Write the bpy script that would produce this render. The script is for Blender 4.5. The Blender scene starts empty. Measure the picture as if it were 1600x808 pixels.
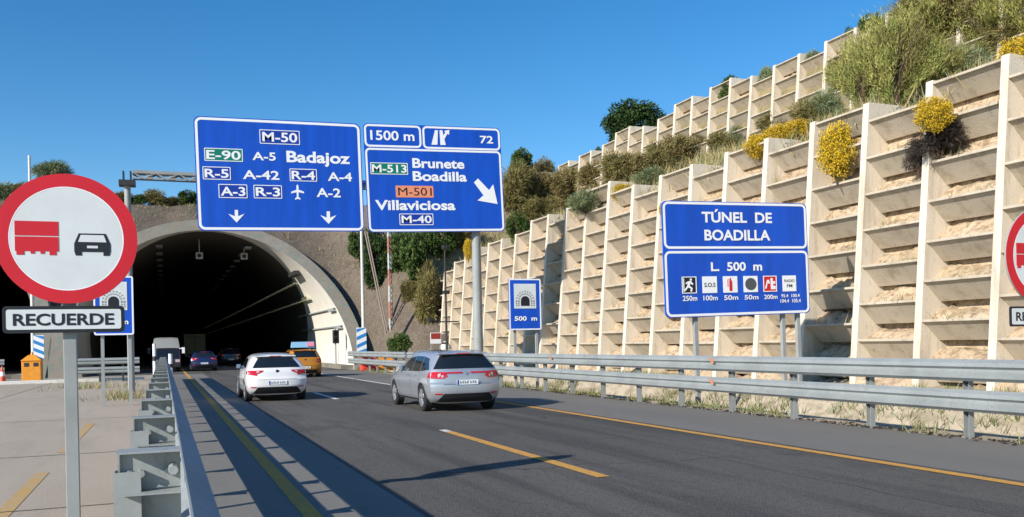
import bpy, bmesh, math, random
import numpy as np
from mathutils import Vector, Matrix
random.seed(7); rng = np.random.default_rng(7)
S = bpy.context.scene
COL = S.collection
R = math.radians

# ------------------------------------------------------------------ camera
F = 1400.0; YAW = math.atan(544/1400.); ROLL = 0.021; CAMZ = 1.63; PY0 = 533.6
fw = Vector((math.sin(YAW), math.cos(YAW), 0)); rt0 = Vector((math.cos(YAW), -math.sin(YAW), 0)); up0 = Vector((0, 0, 1))
rt = (rt0*math.cos(ROLL) - up0*math.sin(ROLL)); up = (up0*math.cos(ROLL) + rt0*math.sin(ROLL))
cam = bpy.data.cameras.new('camera'); camo = bpy.data.objects.new('camera', cam); COL.objects.link(camo)
M = Matrix((( rt.x, up.x, -fw.x, 0), (rt.y, up.y, -fw.y, 0), (rt.z, up.z, -fw.z, 0), (0, 0, 0, 1)))
M.translation = Vector((0, 0, CAMZ)); camo.matrix_world = M
cam.sensor_width = 36; cam.lens = 36*F/1600; cam.shift_y = (PY0-404)/1600; cam.clip_end = 3000; cam.clip_start = .1
S.camera = camo

# ------------------------------------------------------------------ world, sun, exposure
SUN_EL = 26.0; SUN_M = .445
az = math.atan2(-SUN_M, -1)
sdir = Vector((-1, -SUN_M, 0)).normalized()*math.cos(R(SUN_EL)) + Vector((0, 0, math.sin(R(SUN_EL))))
W = bpy.data.worlds.new('World'); S.world = W; W.use_nodes = True
nt = W.node_tree; bg = nt.nodes['Background']
sky = nt.nodes.new('ShaderNodeTexSky'); sky.sky_type = 'NISHITA'; sky.sun_disc = False
sky.sun_elevation = R(SUN_EL); sky.sun_rotation = math.atan2(sdir.x, sdir.y)
sky.air_density = 1.0; sky.dust_density = 0.2; sky.ozone_density = 2.5; sky.altitude = 700
hs = nt.nodes.new('ShaderNodeHueSaturation'); hs.inputs['Saturation'].default_value = 1.36; hs.inputs['Value'].default_value = 1.12
nt.links.new(sky.outputs[0], hs.inputs['Color']); nt.links.new(hs.outputs[0], bg.inputs[0]); bg.inputs[1].default_value = .115
sl = bpy.data.lights.new('sun', 'SUN'); sl.energy = 5.0; sl.angle = R(.55); sl.color = (1, .93, .82)
so = bpy.data.objects.new('sun', sl); COL.objects.link(so)
so.rotation_euler = sdir.to_track_quat('Z', 'Y').to_euler(); so.location = (-30, -20, 40)
S.view_settings.view_transform = 'Standard'; S.view_settings.look = 'None'
S.view_settings.exposure = 0.3; S.view_settings.gamma = 1
S.render.engine = 'CYCLES'; S.cycles.diffuse_bounces = 2

# ------------------------------------------------------------------ pixel helpers (1600x808 photograph)
CP = Vector((0, 0, CAMZ))
def ray(px, py): return fw + rt*((px-800)/F) + up*((PY0-py)/F)
def on_Y(px, py, Y): d = ray(px, py); return CP + d*(Y/d.y)
def on_X(px, py, X): d = ray(px, py); return CP + d*(X/d.x)
def on_Z(px, py, Z=0): d = ray(px, py); return CP + d*((Z-CAMZ)/d.z)

# ------------------------------------------------------------------ materials
MATS = {}
def mat(name, col, rough=.7, metal=0, var=0, vscale=3, bump=0, bscale=20, col2=None, coat=0, spec=.5, emit=None, detail=5, stretch=None):
    if name in MATS: return MATS[name]
    m = bpy.data.materials.new(name); m.use_nodes = True; t = m.node_tree; b = t.nodes['Principled BSDF']
    b.inputs['Roughness'].default_value = rough; b.inputs['Metallic'].default_value = metal
    b.inputs['Specular IOR Level'].default_value = spec; b.inputs['Coat Weight'].default_value = coat
    b.inputs['Coat Roughness'].default_value = .05
    c = (*col, 1)
    b.inputs['Base Color'].default_value = c
    co = t.nodes.new('ShaderNodeTexCoord'); src = co.outputs['Object']
    g = t.nodes.new('ShaderNodeNewGeometry'); src = g.outputs['Position']
    if stretch:
        mp = t.nodes.new('ShaderNodeMapping'); mp.inputs['Scale'].default_value = stretch
        t.links.new(src, mp.inputs[0]); src = mp.outputs[0]
    if var or col2:
        n = t.nodes.new('ShaderNodeTexNoise'); n.inputs['Scale'].default_value = vscale; n.inputs['Detail'].default_value = detail
        t.links.new(src, n.inputs['Vector'])
        r = t.nodes.new('ShaderNodeValToRGB')
        r.color_ramp.elements[0].position = .35; r.color_ramp.elements[1].position = .65
        if col2: a, d = c, (*col2, 1)
        else: a = (*[x*(1-var) for x in col], 1); d = (*[min(1, x*(1+var)) for x in col], 1)
        r.color_ramp.elements[0].color = a; r.color_ramp.elements[1].color = d
        t.links.new(n.outputs['Fac'], r.inputs[0]); t.links.new(r.outputs[0], b.inputs['Base Color'])
    if bump:
        n2 = t.nodes.new('ShaderNodeTexNoise'); n2.inputs['Scale'].default_value = bscale; n2.inputs['Detail'].default_value = 6
        t.links.new(src, n2.inputs['Vector'])
        bp = t.nodes.new('ShaderNodeBump'); bp.inputs['Strength'].default_value = bump; bp.inputs['Distance'].default_value = .05
        t.links.new(n2.outputs['Fac'], bp.inputs['Height']); t.links.new(bp.outputs[0], b.inputs['Normal'])
    if emit:
        b.inputs['Emission Color'].default_value = (*emit[:3], 1); b.inputs['Emission Strength'].default_value = emit[3]
    MATS[name] = m; return m

def layered(name, base, layers, rough=.85, bump=.3, bscale=30, spec=.3, stretch=None):
    """base colour plus noise layers (scale, lo, hi, colour, amount, stretch)"""
    m = bpy.data.materials.new(name); m.use_nodes = True; t = m.node_tree; b = t.nodes['Principled BSDF']
    b.inputs['Roughness'].default_value = rough; b.inputs['Specular IOR Level'].default_value = spec
    g = t.nodes.new('ShaderNodeNewGeometry')
    prev = None
    for i, (sc, lo, hi, colr, amt, st) in enumerate(layers):
        mp = t.nodes.new('ShaderNodeMapping'); mp.inputs['Scale'].default_value = st or (1, 1, 1); mp.inputs['Location'].default_value = (i*7.3, i*3.1, i)
        t.links.new(g.outputs['Position'], mp.inputs[0])
        n = t.nodes.new('ShaderNodeTexNoise'); n.inputs['Scale'].default_value = sc; n.inputs['Detail'].default_value = 6; n.inputs['Roughness'].default_value = .6
        t.links.new(mp.outputs[0], n.inputs['Vector'])
        mr = t.nodes.new('ShaderNodeMapRange'); mr.inputs[1].default_value = lo; mr.inputs[2].default_value = hi; mr.inputs[3].default_value = 0; mr.inputs[4].default_value = amt
        t.links.new(n.outputs['Fac'], mr.inputs[0])
        mx = t.nodes.new('ShaderNodeMix'); mx.data_type = 'RGBA'
        t.links.new(mr.outputs[0], mx.inputs[0])
        if prev is None: mx.inputs[6].default_value = (*base, 1)
        else: t.links.new(prev, mx.inputs[6])
        mx.inputs[7].default_value = (*colr, 1); prev = mx.outputs[2]
    t.links.new(prev, b.inputs['Base Color'])
    n2 = t.nodes.new('ShaderNodeTexNoise'); n2.inputs['Scale'].default_value = bscale; n2.inputs['Detail'].default_value = 8
    t.links.new(g.outputs['Position'], n2.inputs['Vector'])
    bp = t.nodes.new('ShaderNodeBump'); bp.inputs['Strength'].default_value = bump; bp.inputs['Distance'].default_value = .05
    t.links.new(n2.outputs['Fac'], bp.inputs['Height']); t.links.new(bp.outputs[0], b.inputs['Normal'])
    MATS[name] = m; return m

# asphalt with worn lanes, cracks
def asphalt():
    m = layered('asphalt', (.10, .094, .086), [
        (.35, .35, .65, (.15, .142, .128), .9, (1, .12, 1)),
        (1.1, .5, .62, (.052, .051, .051), .85, (1, .06, 1)), (.55, .58, .62, (.075, .072, .068), .7, (1, .5, 1)),
        (45, .42, .66, (.2, .19, .175), .65, None), (14, .5, .7, (.065, .062, .06), .6, None),
        (5, .6, .72, (.055, .054, .053), .5, (1, .5, 1))], rough=.85, bump=.6, bscale=60, spec=.35)
    t = m.node_tree; b = t.nodes['Principled BSDF']; g = [n for n in t.nodes if n.type == 'NEW_GEOMETRY'][0]
    # tar-filled transverse and longitudinal cracks
    n = t.nodes.new('ShaderNodeTexNoise'); n.inputs['Scale'].default_value = .8; n.inputs['Detail'].default_value = 5
    t.links.new(g.outputs['Position'], n.inputs['Vector'])
    sep = t.nodes.new('ShaderNodeSeparateXYZ'); t.links.new(g.outputs['Position'], sep.inputs[0])
    def math_(op, a, c=None):
        q = t.nodes.new('ShaderNodeMath'); q.operation = op
        for i, v in enumerate((a, c)):
            if v is None: continue
            if isinstance(v, (int, float)): q.inputs[i].default_value = v
            else: t.links.new(v, q.inputs[i])
        return q.outputs[0]
    wob = math_('MULTIPLY', math_('SUBTRACT', n.outputs['Fac'], .5), 1.4)
    yy = math_('ADD', math_('ADD', sep.outputs[1], wob), math_('MULTIPLY', sep.outputs[0], .1))
    fr = math_('ABSOLUTE', math_('SUBTRACT', math_('FRACT', math_('DIVIDE', yy, 7.3)), .5))
    c1 = math_('LESS_THAN', fr, .0022)
    xx = math_('ADD', sep.outputs[0], math_('MULTIPLY', wob, .3))
    c2 = math_('LESS_THAN', math_('ABSOLUTE', math_('SUBTRACT', xx, 6.9)), .012)
    ck = math_('MULTIPLY', math_('MAXIMUM', c1, c2), .65)
    old = b.inputs['Base Color'].links[0].from_socket
    mx = t.nodes.new('ShaderNodeMix'); mx.data_type = 'RGBA'; t.links.new(ck, mx.inputs[0]); t.links.new(old, mx.inputs[6])
    mx.inputs[7].default_value = (.025, .025, .025, 1); t.links.new(mx.outputs[2], b.inputs['Base Color'])
    return m
ASPH = asphalt(); ASPH.node_tree.nodes['Principled BSDF'].inputs['Specular IOR Level'].default_value = .15
SHOULD = layered('shoulder_asphalt', (.17, .16, .145), [(.4, .35, .65, (.23, .22, .20), .8, (1, .2, 1)), (50, .35, .7, (.28, .27, .25), .5, None), (3, .6, .7, (.13, .125, .115), .5, (1, .3, 1))], bump=.3, bscale=80)
SHOULD2 = layered('outer_shoulder_asphalt', (.16, .15, .135), [(.4, .35, .65, (.2, .19, .17), .8, (1, .2, 1)), (50, .35, .7, (.24, .23, .21), .5, None), (3, .6, .7, (.11, .105, .1), .5, (1, .3, 1))], bump=.3, bscale=80)
TAN = layered('worn_pavement', (.42, .34, .255), [(.25, .35, .65, (.5, .415, .32), .9, (1, .4, 1)), (2.2, .5, .75, (.33, .27, .205), .6, (1, .15, 1)), (45, .4, .7, (.5, .45, .38), .5, None), (9, .63, .72, (.22, .19, .16), .6, None)], bump=.3, bscale=70)
SOIL = layered('sandy_soil', (.52, .395, .26), [(1.2, .4, .65, (.64, .51, .36), .9, None), (5, .48, .62, (.28, .2, .13), .85, None), (40, .5, .7, (.3, .24, .17), .5, None)], bump=.8, bscale=14, rough=.95)
VERGE = layered('verge_dirt', (.43, .36, .265), [(.8, .4, .65, (.54, .46, .35), .9, (1, .3, 1)), (3, .48, .64, (.27, .23, .15), .85, (1, .5, 1)), (30, .5, .7, (.24, .2, .13), .5, None)], bump=.7, bscale=18, rough=.95)
HILL = layered('dry_hill', (.22, .18, .10), [(.5, .4, .6, (.32, .25, .13), .9, None), (3, .5, .68, (.13, .13, .06), .8, None), (16, .5, .7, (.4, .32, .19), .6, None)], bump=1, bscale=8, rough=.95)
ROCK = layered('portal_slope_earth', (.115, .092, .07), [(.4, .4, .65, (.16, .13, .1), .9, None), (3, .5, .66, (.09, .065, .05), .8, (1, 1, .4)), (14, .52, .66, (.3, .25, .19), .7, None)], bump=1, bscale=6, rough=.95)
CONC = layered('crib_concrete', (.70, .62, .50), [(.5, .4, .65, (.78, .70, .58), .8, None), (3, .5, .68, (.45, .37, .27), .7, (1, 1, .15)), (9, .6, .72, (.3, .25, .19), .5, (1, 1, .5)), (40, .5, .7, (.4, .34, .27), .35, None)], bump=.25, bscale=25, rough=.85)
BOARD = layered('crib_board_concrete', (.5, .44, .35), [(.5, .4, .65, (.6, .53, .42), .8, None), (2.5, .5, .68, (.34, .28, .2), .75, (1, 1, .2)), (8, .6, .72, (.22, .18, .14), .5, (1, 1, .6)), (40, .5, .7, (.34, .29, .23), .4, None)], bump=.25, bscale=25, rough=.85)
PORT = layered('portal_concrete', (.235, .2, .155), [(.5, .4, .65, (.28, .255, .215), .8, None), (3, .48, .66, (.13, .21, .18), .7, (1, 1, .25)), (25, .55, .7, (.2, .18, .15), .4, None)], bump=.25, bscale=20, rough=.85)
LINING = layered('tunnel_lining', (.68, .64, .56), [(.5, .4, .65, (.74, .7, .62), .8, None), (3, .55, .72, (.5, .46, .4), .7, (1, 1, .2))], bump=.15, bscale=20, rough=.8)  # bright copy of the lining, for the sunlit mouth
DEEP = layered('shaded_lining', (.10, .085, .065), [(.4, .4, .65, (.1, .088, .072), .8, None)], bump=.15, bscale=20, rough=.8)  # dark copy of the lining; the tunnel's shade is put into its colour
YEL = layered('yellow_paint', (.68, .34, .06), [(8, .5, .68, (.3, .24, .13), .75, None), (40, .5, .68, (.2, .18, .14), .7, None)], bump=.1)
YOLD = layered('worn_yellow_paint', (.55, .33, .09), [(3, .45, .7, (.45, .37, .28), .8, None), (40, .45, .65, (.45, .37, .28), .7, None)], bump=.1)
WHT = layered('white_paint', (.7, .68, .64), [(8, .5, .7, (.35, .34, .32), .6, None)], bump=.1)
GALV = layered('galvanised_steel', (.36, .39, .39), [(1.5, .4, .65, (.28, .305, .305), .8, None), (25, .55, .7, (.22, .23, .23), .6, None), (5, .62, .72, (.25, .21, .17), .5, (1, 1, .4))], bump=.04, rough=.6, spec=.4)
GALV.node_tree.nodes['Principled BSDF'].inputs['Metallic'].default_value = .25
GPOST = layered('galvanised_post', (.33, .35, .345), [(2, .4, .65, (.26, .275, .27), .7, None)], bump=.04, rough=.55)
DARKM = mat('dark_steel', (.03, .03, .032), .6)
BOLT = mat('bolt_steel', (.2, .2, .2), .5, .6)
BLUE = mat('sign_blue', (.003, .08, .54), .45, var=.12, vscale=1.2, stretch=(2.5, 1, .25))
NAVY = mat('plate_navy', (.006, .04, .36), .45)
GREEN = mat('plate_green', (.0, .2, .13), .45)
ORNG = mat('plate_orange', (.85, .3, .16), .45)
SWHITE = mat('sign_white', (.88, .9, .92), .5)
SGREY = mat('sign_face_white', (.68, .72, .72), .5, var=.04, vscale=4)
SRED = mat('sign_red', (.62, .012, .025), .45, var=.05, vscale=2)
SBLACK = mat('sign_black', (.012, .014, .02), .5)
RUBBER = mat('tyre_rubber', (.018, .018, .018), .85)
RIM = mat('alloy_rim', (.5, .5, .52), .3, .7)
GLASS = mat('car_glass', (.012, .016, .02), .06, spec=.8)
TRIM = mat('black_trim', (.015, .015, .016), .6)
LRED = mat('tail_lens_red', (.55, .008, .015), .15, coat=1)
LWHT = mat('tail_lens_clear', (.6, .5, .5), .15, coat=1)
LSTRIPE = mat('stripe_blue', (.03, .25, .62), .5)
ORBOX = mat('orange_plastic', (.85, .33, .03), .5, var=.08, vscale=6)
PALE = mat('pale_pole', (.62, .62, .58), .5)

# ------------------------------------------------------------------ mesh builder
class MB:
    def __init__(s): s.v = []; s.f = []
    def quad(s, a, b, c, d):
        n = len(s.v); s.v += [tuple(a), tuple(b), tuple(c), tuple(d)]; s.f.append((n, n+1, n+2, n+3))
    def poly(s, pts):
        n = len(s.v); s.v += [tuple(p) for p in pts]; s.f.append(tuple(range(n, n+len(pts))))
    def box(s, x0, x1, y0, y1, z0, z1):
        n = len(s.v)
        s.v += [(x, y, z) for x in (x0, x1) for y in (y0, y1) for z in (z0, z1)]
        for q in ((0,1,3,2),(4,6,7,5),(0,4,5,1),(2,3,7,6),(0,2,6,4),(1,5,7,3)): s.f.append(tuple(n+i for i in q))
    def hexa(s, P):  # 8 points: bottom 4 ccw, top 4 ccw
        n = len(s.v); s.v += [tuple(p) for p in P]
        for q in ((0,3,2,1),(4,5,6,7),(0,1,5,4),(1,2,6,5),(2,3,7,6),(3,0,4,7)): s.f.append(tuple(n+i for i in q))
    def tube(s, a, b, r0, r1=None, n=10, caps=True):
        a = Vector(a); b = Vector(b); r1 = r0 if r1 is None else r1
        d = (b-a).normalized(); u = d.orthogonal().normalized(); w = d.cross(u); k = len(s.v)
        for p, r in ((a, r0), (b, r1)):
            for i in range(n):
                t = 2*math.pi*i/n; s.v.append(tuple(p+u*(r*math.cos(t))+w*(r*math.sin(t))))
        for i in range(n):
            j = (i+1) % n; s.f.append((k+i, k+j, k+n+j, k+n+i))
        if caps: s.f.append(tuple(k+i for i in reversed(range(n)))); s.f.append(tuple(k+n+i for i in range(n)))
    def extr_y(s, prof, y0, y1, closed=True, caps=True):   # prof list (x,z)
        n = len(prof); k = len(s.v)
        for y in (y0, y1): s.v += [(x, y, z) for x, z in prof]
        for i in range(n if closed else n-1):
            j = (i+1) % n; s.f.append((k+i, k+j, k+n+j, k+n+i))
        if closed and caps: s.f.append(tuple(k+i for i in reversed(range(n)))); s.f.append(tuple(k+n+i for i in range(n)))
    def plate(s, pts2, y0, y1):    # polygon in XZ extruded in y (front y0)
        s.extr_y(pts2, y0, y1)
    def grid(s, P):  # 2D array of points
        k = len(s.v); n = len(P); m = len(P[0])
        for row in P: s.v += [tuple(p) for p in row]
        for i in range(n-1):
            for j in range(m-1): s.f.append((k+i*m+j, k+i*m+j+1, k+(i+1)*m+j+1, k+(i+1)*m+j))
    def build(s, name, m, parent=None, smooth=False, bevel=0, loc=None, fixn=True):
        me = bpy.data.meshes.new(name); me.from_pydata(s.v, [], s.f)
        if fixn:
            bm = bmesh.new(); bm.from_mesh(me); bmesh.ops.remove_doubles(bm, verts=bm.verts, dist=1e-5)
            bmesh.ops.recalc_face_normals(bm, faces=bm.faces); bm.to_mesh(me); bm.free()
        me.materials.append(m)
        if smooth:
            me.shade_smooth(); me.set_sharp_from_angle(angle=R(35))
        o = bpy.data.objects.new(name, me); COL.objects.link(o)
        if parent: o.parent = parent
        if loc: o.location = loc
        if bevel:
            b = o.modifiers.new('bevel', 'BEVEL'); b.width = bevel; b.segments = 2; b.limit_method = 'ANGLE'
        return o
def tag(o, label=None, cat=None, group=None, kind=None):
    if label: o['label'] = label
    if cat: o['category'] = cat
    if group: o['group'] = group
    if kind: o['kind'] = kind
    return o
def empty(name, loc=(0, 0, 0), rz=0):
    o = bpy.data.objects.new(name, None); COL.objects.link(o); o.location = loc; o.rotation_euler = (0, 0, rz)
    o.empty_display_size = .3; return o
def copy_tree(o, parent=None):
    c = o.copy(); COL.objects.link(c)
    if parent: c.parent = parent
    for ch in [x for x in o.children]: copy_tree(ch, c)
    return c
def sheet(name, x0, x1, y0, y1, z, m, label, cat, kind='structure'):
    b = MB(); b.quad((x0, y0, z), (x1, y0, z), (x1, y1, z), (x0, y1, z)); o = b.build(name, m, fixn=False)
    tag(o, label, cat, kind=kind); return o
def vnoise(x, y, s, seed=0):
    x = x/s+seed*17.3; y = y/s-seed*9.1; xi = math.floor(x); yi = math.floor(y); fx = x-xi; fy = y-yi
    def h(i, j):
        t = math.sin(i*127.1+j*311.7+seed)*43758.5453; return t-math.floor(t)
    fx = fx*fx*(3-2*fx); fy = fy*fy*(3-2*fy)
    return (h(xi, yi)*(1-fx)+h(xi+1, yi)*fx)*(1-fy)+(h(xi, yi+1)*(1-fx)+h(xi+1, yi+1)*fx)*fy

def pw(tab, x):
    if x <= tab[0][0]: return tab[0][1]
    for (a, b), (c, d) in zip(tab, tab[1:]):
        if x <= c: return b+(d-b)*(x-a)/(c-a)
    return tab[-1][1]
# ------------------------------------------------------------------ ground and road
b = MB()
for x0, x1, y0, y1 in ((-900, 11.41, -600, 1200), (18.88, 900, -600, 1200), (11.41, 18.88, -600, -24.9), (11.41, 18.88, 64.9, 1200)): b.quad((x0, y0, -.03), (x1, y0, -.03), (x1, y1, -.03), (x0, y1, -.03))
tag(b.build('ground', HILL), 'dry brown ground around the motorway', 'ground', kind='structure')
sheet('paved_crossover', -34, .12, -25, 61, -.004, TAN, 'worn beige paved area left of the steel barrier', 'pavement')
sheet('road', .12, 11.45, -25, 300, 0, ASPH, 'dark grey asphalt carriageway into the right tunnel', 'road')
sheet('tunnel_road', -26, .12, 61, 300, 0, ASPH, 'asphalt carriageway running into the tunnels', 'road')
sheet('shoulder_inner', .16, 2.26, -25, 60, .004, SHOULD, 'pale inner shoulder beside the steel barrier', 'shoulder')
sheet('shoulder_outer', 8.62, 11.45, -25, 58, .004, SHOULD2, 'paler outer shoulder beside the right barrier', 'shoulder')
def marking(name, x, segs, m, z, label, w=.15):
    b = MB()
    for a, c in segs: b.quad((x-w/2, a, z), (x+w/2, a, z), (x+w/2, c, z), (x-w/2, c, z))
    tag(b.build(name, m, fixn=False), label, 'road marking', kind='structure')
marking('inner_edge_line', 1.29, [(-20, 75)], YEL, .008, 'solid yellow line along the inner shoulder', .17)
marking('outer_edge_line', 8.42, [(-20, 25)], YEL, .008, 'solid yellow line along the outer shoulder', .17)
marking('white_edge_line', 8.42, [(25.2, 140)], WHT, .008, 'solid white line leading into the tunnel', .17)
marking('lane_line', 4.82, [(-7.5, -2), (9.5, 15.7)], YEL, .008, 'yellow dash between the two lanes', .17)
marking('white_lane_line', 4.82, [(15.71, 16.1), (27, 31.4), (44, 48), (61, 65), (78, 82)], WHT, .008, 'white dashes between the two lanes', .15)
marking('faded_line', -1.55, [(-12, 13.5), (16, 22)], YOLD, .0, 'faded yellow line on the beige pavement', .16)
jm = mat('joint_dark', (.13, .11, .09), .9)
b = MB()
for jy in (5.2, 10.3, 15.6, 23.5, 33, 43): b.quad((-34, jy-.2, .0), (.1, jy+.1, .0), (.1, jy+.14, .0), (-34, jy-.16, .0))
for jx in (-5.4, -10.8, -16): b.quad((jx, -25, .001), (jx+.03, -25, .001), (jx+.03, 60, .001), (jx, 60, .001))
tag(b.build('pavement_joints', jm, fixn=False), 'dark joint lines across the beige pavement', 'pavement joint', kind='structure')
b = MB(); b.box(-8.2, -1.0, 51.3, 51.5, -.05, .16); tag(b.build('kerb', MATS['white_paint'], bevel=.02), 'pale kerb behind the closing barrier', 'kerb', kind='structure')
# verge right of the barrier, rising a little to the wall
b = MB(); P = []
def vz(x): return pw([(11.4, .004), (11.85, .0), (12.4, -.6), (13.6, -.6), (14.35, .12), (15.5, .18), (18.9, .3)], x)
for x in [11.4, 11.6, 11.75, 11.85, 12.0, 12.35, 12.7, 13.1, 13.6, 13.8, 14, 14.2, 14.35, 14.6, 15, 15.5, 16, 16.5, 17, 17.5, 18, 18.9]:
    P.append([(x, -25+j*.5, max(-.65, vz(x)+(0 if x < 11.5 else .07*(vnoise(x*1, j*.5, .8, 4)-.5)))) for j in range(181)])
b.grid(P); tag(b.build('verge', VERGE, smooth=True, fixn=False), 'pale dirt verge between barrier and stepped wall', 'verge', kind='structure')

# ------------------------------------------------------------------ terrain
WX = 17.5; WY0 = 15.1; SP = 2.2; BAT = .09
TOPPX = [(1569,99),(1452,137),(1352,194),(1270,216),(1200,238),(1140,253),(1082,266),(1033,283),(992,294),(952,305),(916,312),(886,338),(857,351),(831,356),(806,374),(786,376),(765,382),(745,395),(726,401),(708,405),(690,430),(677,450)]
def top_z(k):
    if k < 0: return 8.2+.05*(-k)
    if k >= len(TOPPX): return 3.6
    z = 5.
    for _ in range(3):
        p = on_Y(TOPPX[k][0], TOPPX[k][1], WY0+SP*k); 
        # use the depth of the column itself
        X = WX+BAT*z; d = fw.x*X+fw.y*(WY0+SP*k)
        r = ray(*TOPPX[k]); z = CAMZ + r.z*d/1.0
    return z
NCOL = 22; K0 = -6
CT = {k: top_z(k) for k in range(K0, NCOL+1)}
def bay_rows(k):   # z of board tops in the bay between column k and k+1
    z0 = .95 if k % 2 == 0 else 1.48
    t = CT[k+1] if k+1 < NCOL else CT[NCOL-1]
    n = max(1, round((t-z0)))
    return [z0+j*1.0 for j in range(n+1)]
BAYTOP = {k: bay_rows(k)[-1] for k in range(K0, NCOL-1)}
def wall_top_at(Y):
    t = (Y-WY0)/SP-.5; k = int(math.floor(t)); f = t-k
    a = BAYTOP.get(max(K0, min(NCOL-2, k)), 5); c = BAYTOP.get(max(K0, min(NCOL-2, k+1)), 5)
    return a*(1-f)+c*f
UX = 33.3; UY0 = 36.7; UTOP = 17.0
def sm(a, b, x): t = max(0, min(1, (x-a)/(b-a))); return t*t*(3-2*t)
def hr(X, Y):
    a = wall_top_at(Y)-.35
    if X < WX+.9: return a
    if X < UX+.75: 
        t = (X-WX-.9)/(UX-WX-.9)
        return a+(12.7-a)*(t**.9)+.35*(vnoise(X, Y, 3, 1)-.5)*min(1, t*6)
    return UTOP-.5+min(2.2, (X-UX)*.1)+.4*(vnoise(X, Y, 5, 2)-.5)
def hp(X, Y):
    y0 = 62-5.5*sm(12, 18, X)
    cap = 13.3+1.0*sm(15, 24, X)+3.2*sm(22, 34, X)-1.2*sm(-12, -40, X)
    h = max(0, (Y-y0)*.9)
    h = h if h < cap-1 else cap-math.exp(-(h-cap+1))
    if Y > 82: h += .018*(Y-82)
    return h+(.3*(vnoise(X, Y, 2.2, 3)-.5)+.25*(vnoise(X, Y, .9, 5)-.5)) * (1 if h > .4 else 0)
def height(X, Y):
    z = 0
    if Y > 55: z = hp(X, Y)
    if X >= WX+.4: z = max(z, hr(X, Y)) if Y > 58 else hr(X, Y)
    return z
def hit(px, py, d0=15, d1=160):
    r = ray(px, py); n = 900
    for i in range(n):
        d = d0+(d1-d0)*i/n; p = CP+r*d
        if p.z <= height(p.x, p.y): return p
    return CP+r*d1
TC = (3.2, -16.4); RI = 8.9; RO = 9.85; CZ = 1.8; KC = 1.2; PY = 60.0
def in_arch(X, Z, r): return any((X-c)**2+(Z-CZ)**2 < r*r if Z > 0 else abs(X-c) < math.sqrt(r*r-CZ*CZ) for c in TC)
xs = sorted(set([round(v, 3) for v in list(np.arange(-120, -30, 4))+list(np.arange(-30, 18, .5))+list(np.arange(18.4, 34, .5))+[33.95, 34.1]+list(np.arange(34.6, 50, 1))+list(np.arange(50, 160, 6))]))
ys = sorted(set([round(float(v), 3) for v in list(np.arange(-40, 0, 2))+list(np.arange(0, 56, .8))+list(np.arange(56, 84, .45))+list(np.arange(84, 100, 1.5))+list(np.arange(100, 300, 12))]))
def terrain(name, xr, m, label, cat):
    X_ = [x for x in xs if xr[0] <= x <= xr[1]]
    v = []; f = []; idx = {}
    for i, x in enumerate(X_):
        for j, y in enumerate(ys): v.append((x, y, height(x, y)-.02)); 
    nj = len(ys)
    for i in range(len(X_)-1):
        for j in range(nj-1):
            q = (i*nj+j, (i+1)*nj+j, (i+1)*nj+j+1, i*nj+j+1)
            c = [sum(v[a][t] for a in q)/4 for t in range(3)]
            if max(v[a][2] for a in q) < .02: continue
            if in_arch(c[0], c[2], (RI+RO)/2) : continue
            f.append(q)
    me = bpy.data.meshes.new(name); me.from_pydata(v, [], f); me.materials.append(m); me.shade_smooth()
    bm = bmesh.new(); bm.from_mesh(me); bmesh.ops.delete(bm, geom=[w for w in bm.verts if not w.link_faces], context='VERTS'); bm.to_mesh(me); bm.free()
    o = bpy.data.objects.new(name, me); COL.objects.link(o); return tag(o, label, cat, kind='structure')
terrain('portal_slope', (-120, 18.4), ROCK, 'grey brown earth slope above the tunnel portals', 'slope')
terrain('hillside', (18.4, 160), HILL, 'dry hillside terraces behind the stepped concrete walls', 'hillside')

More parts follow.
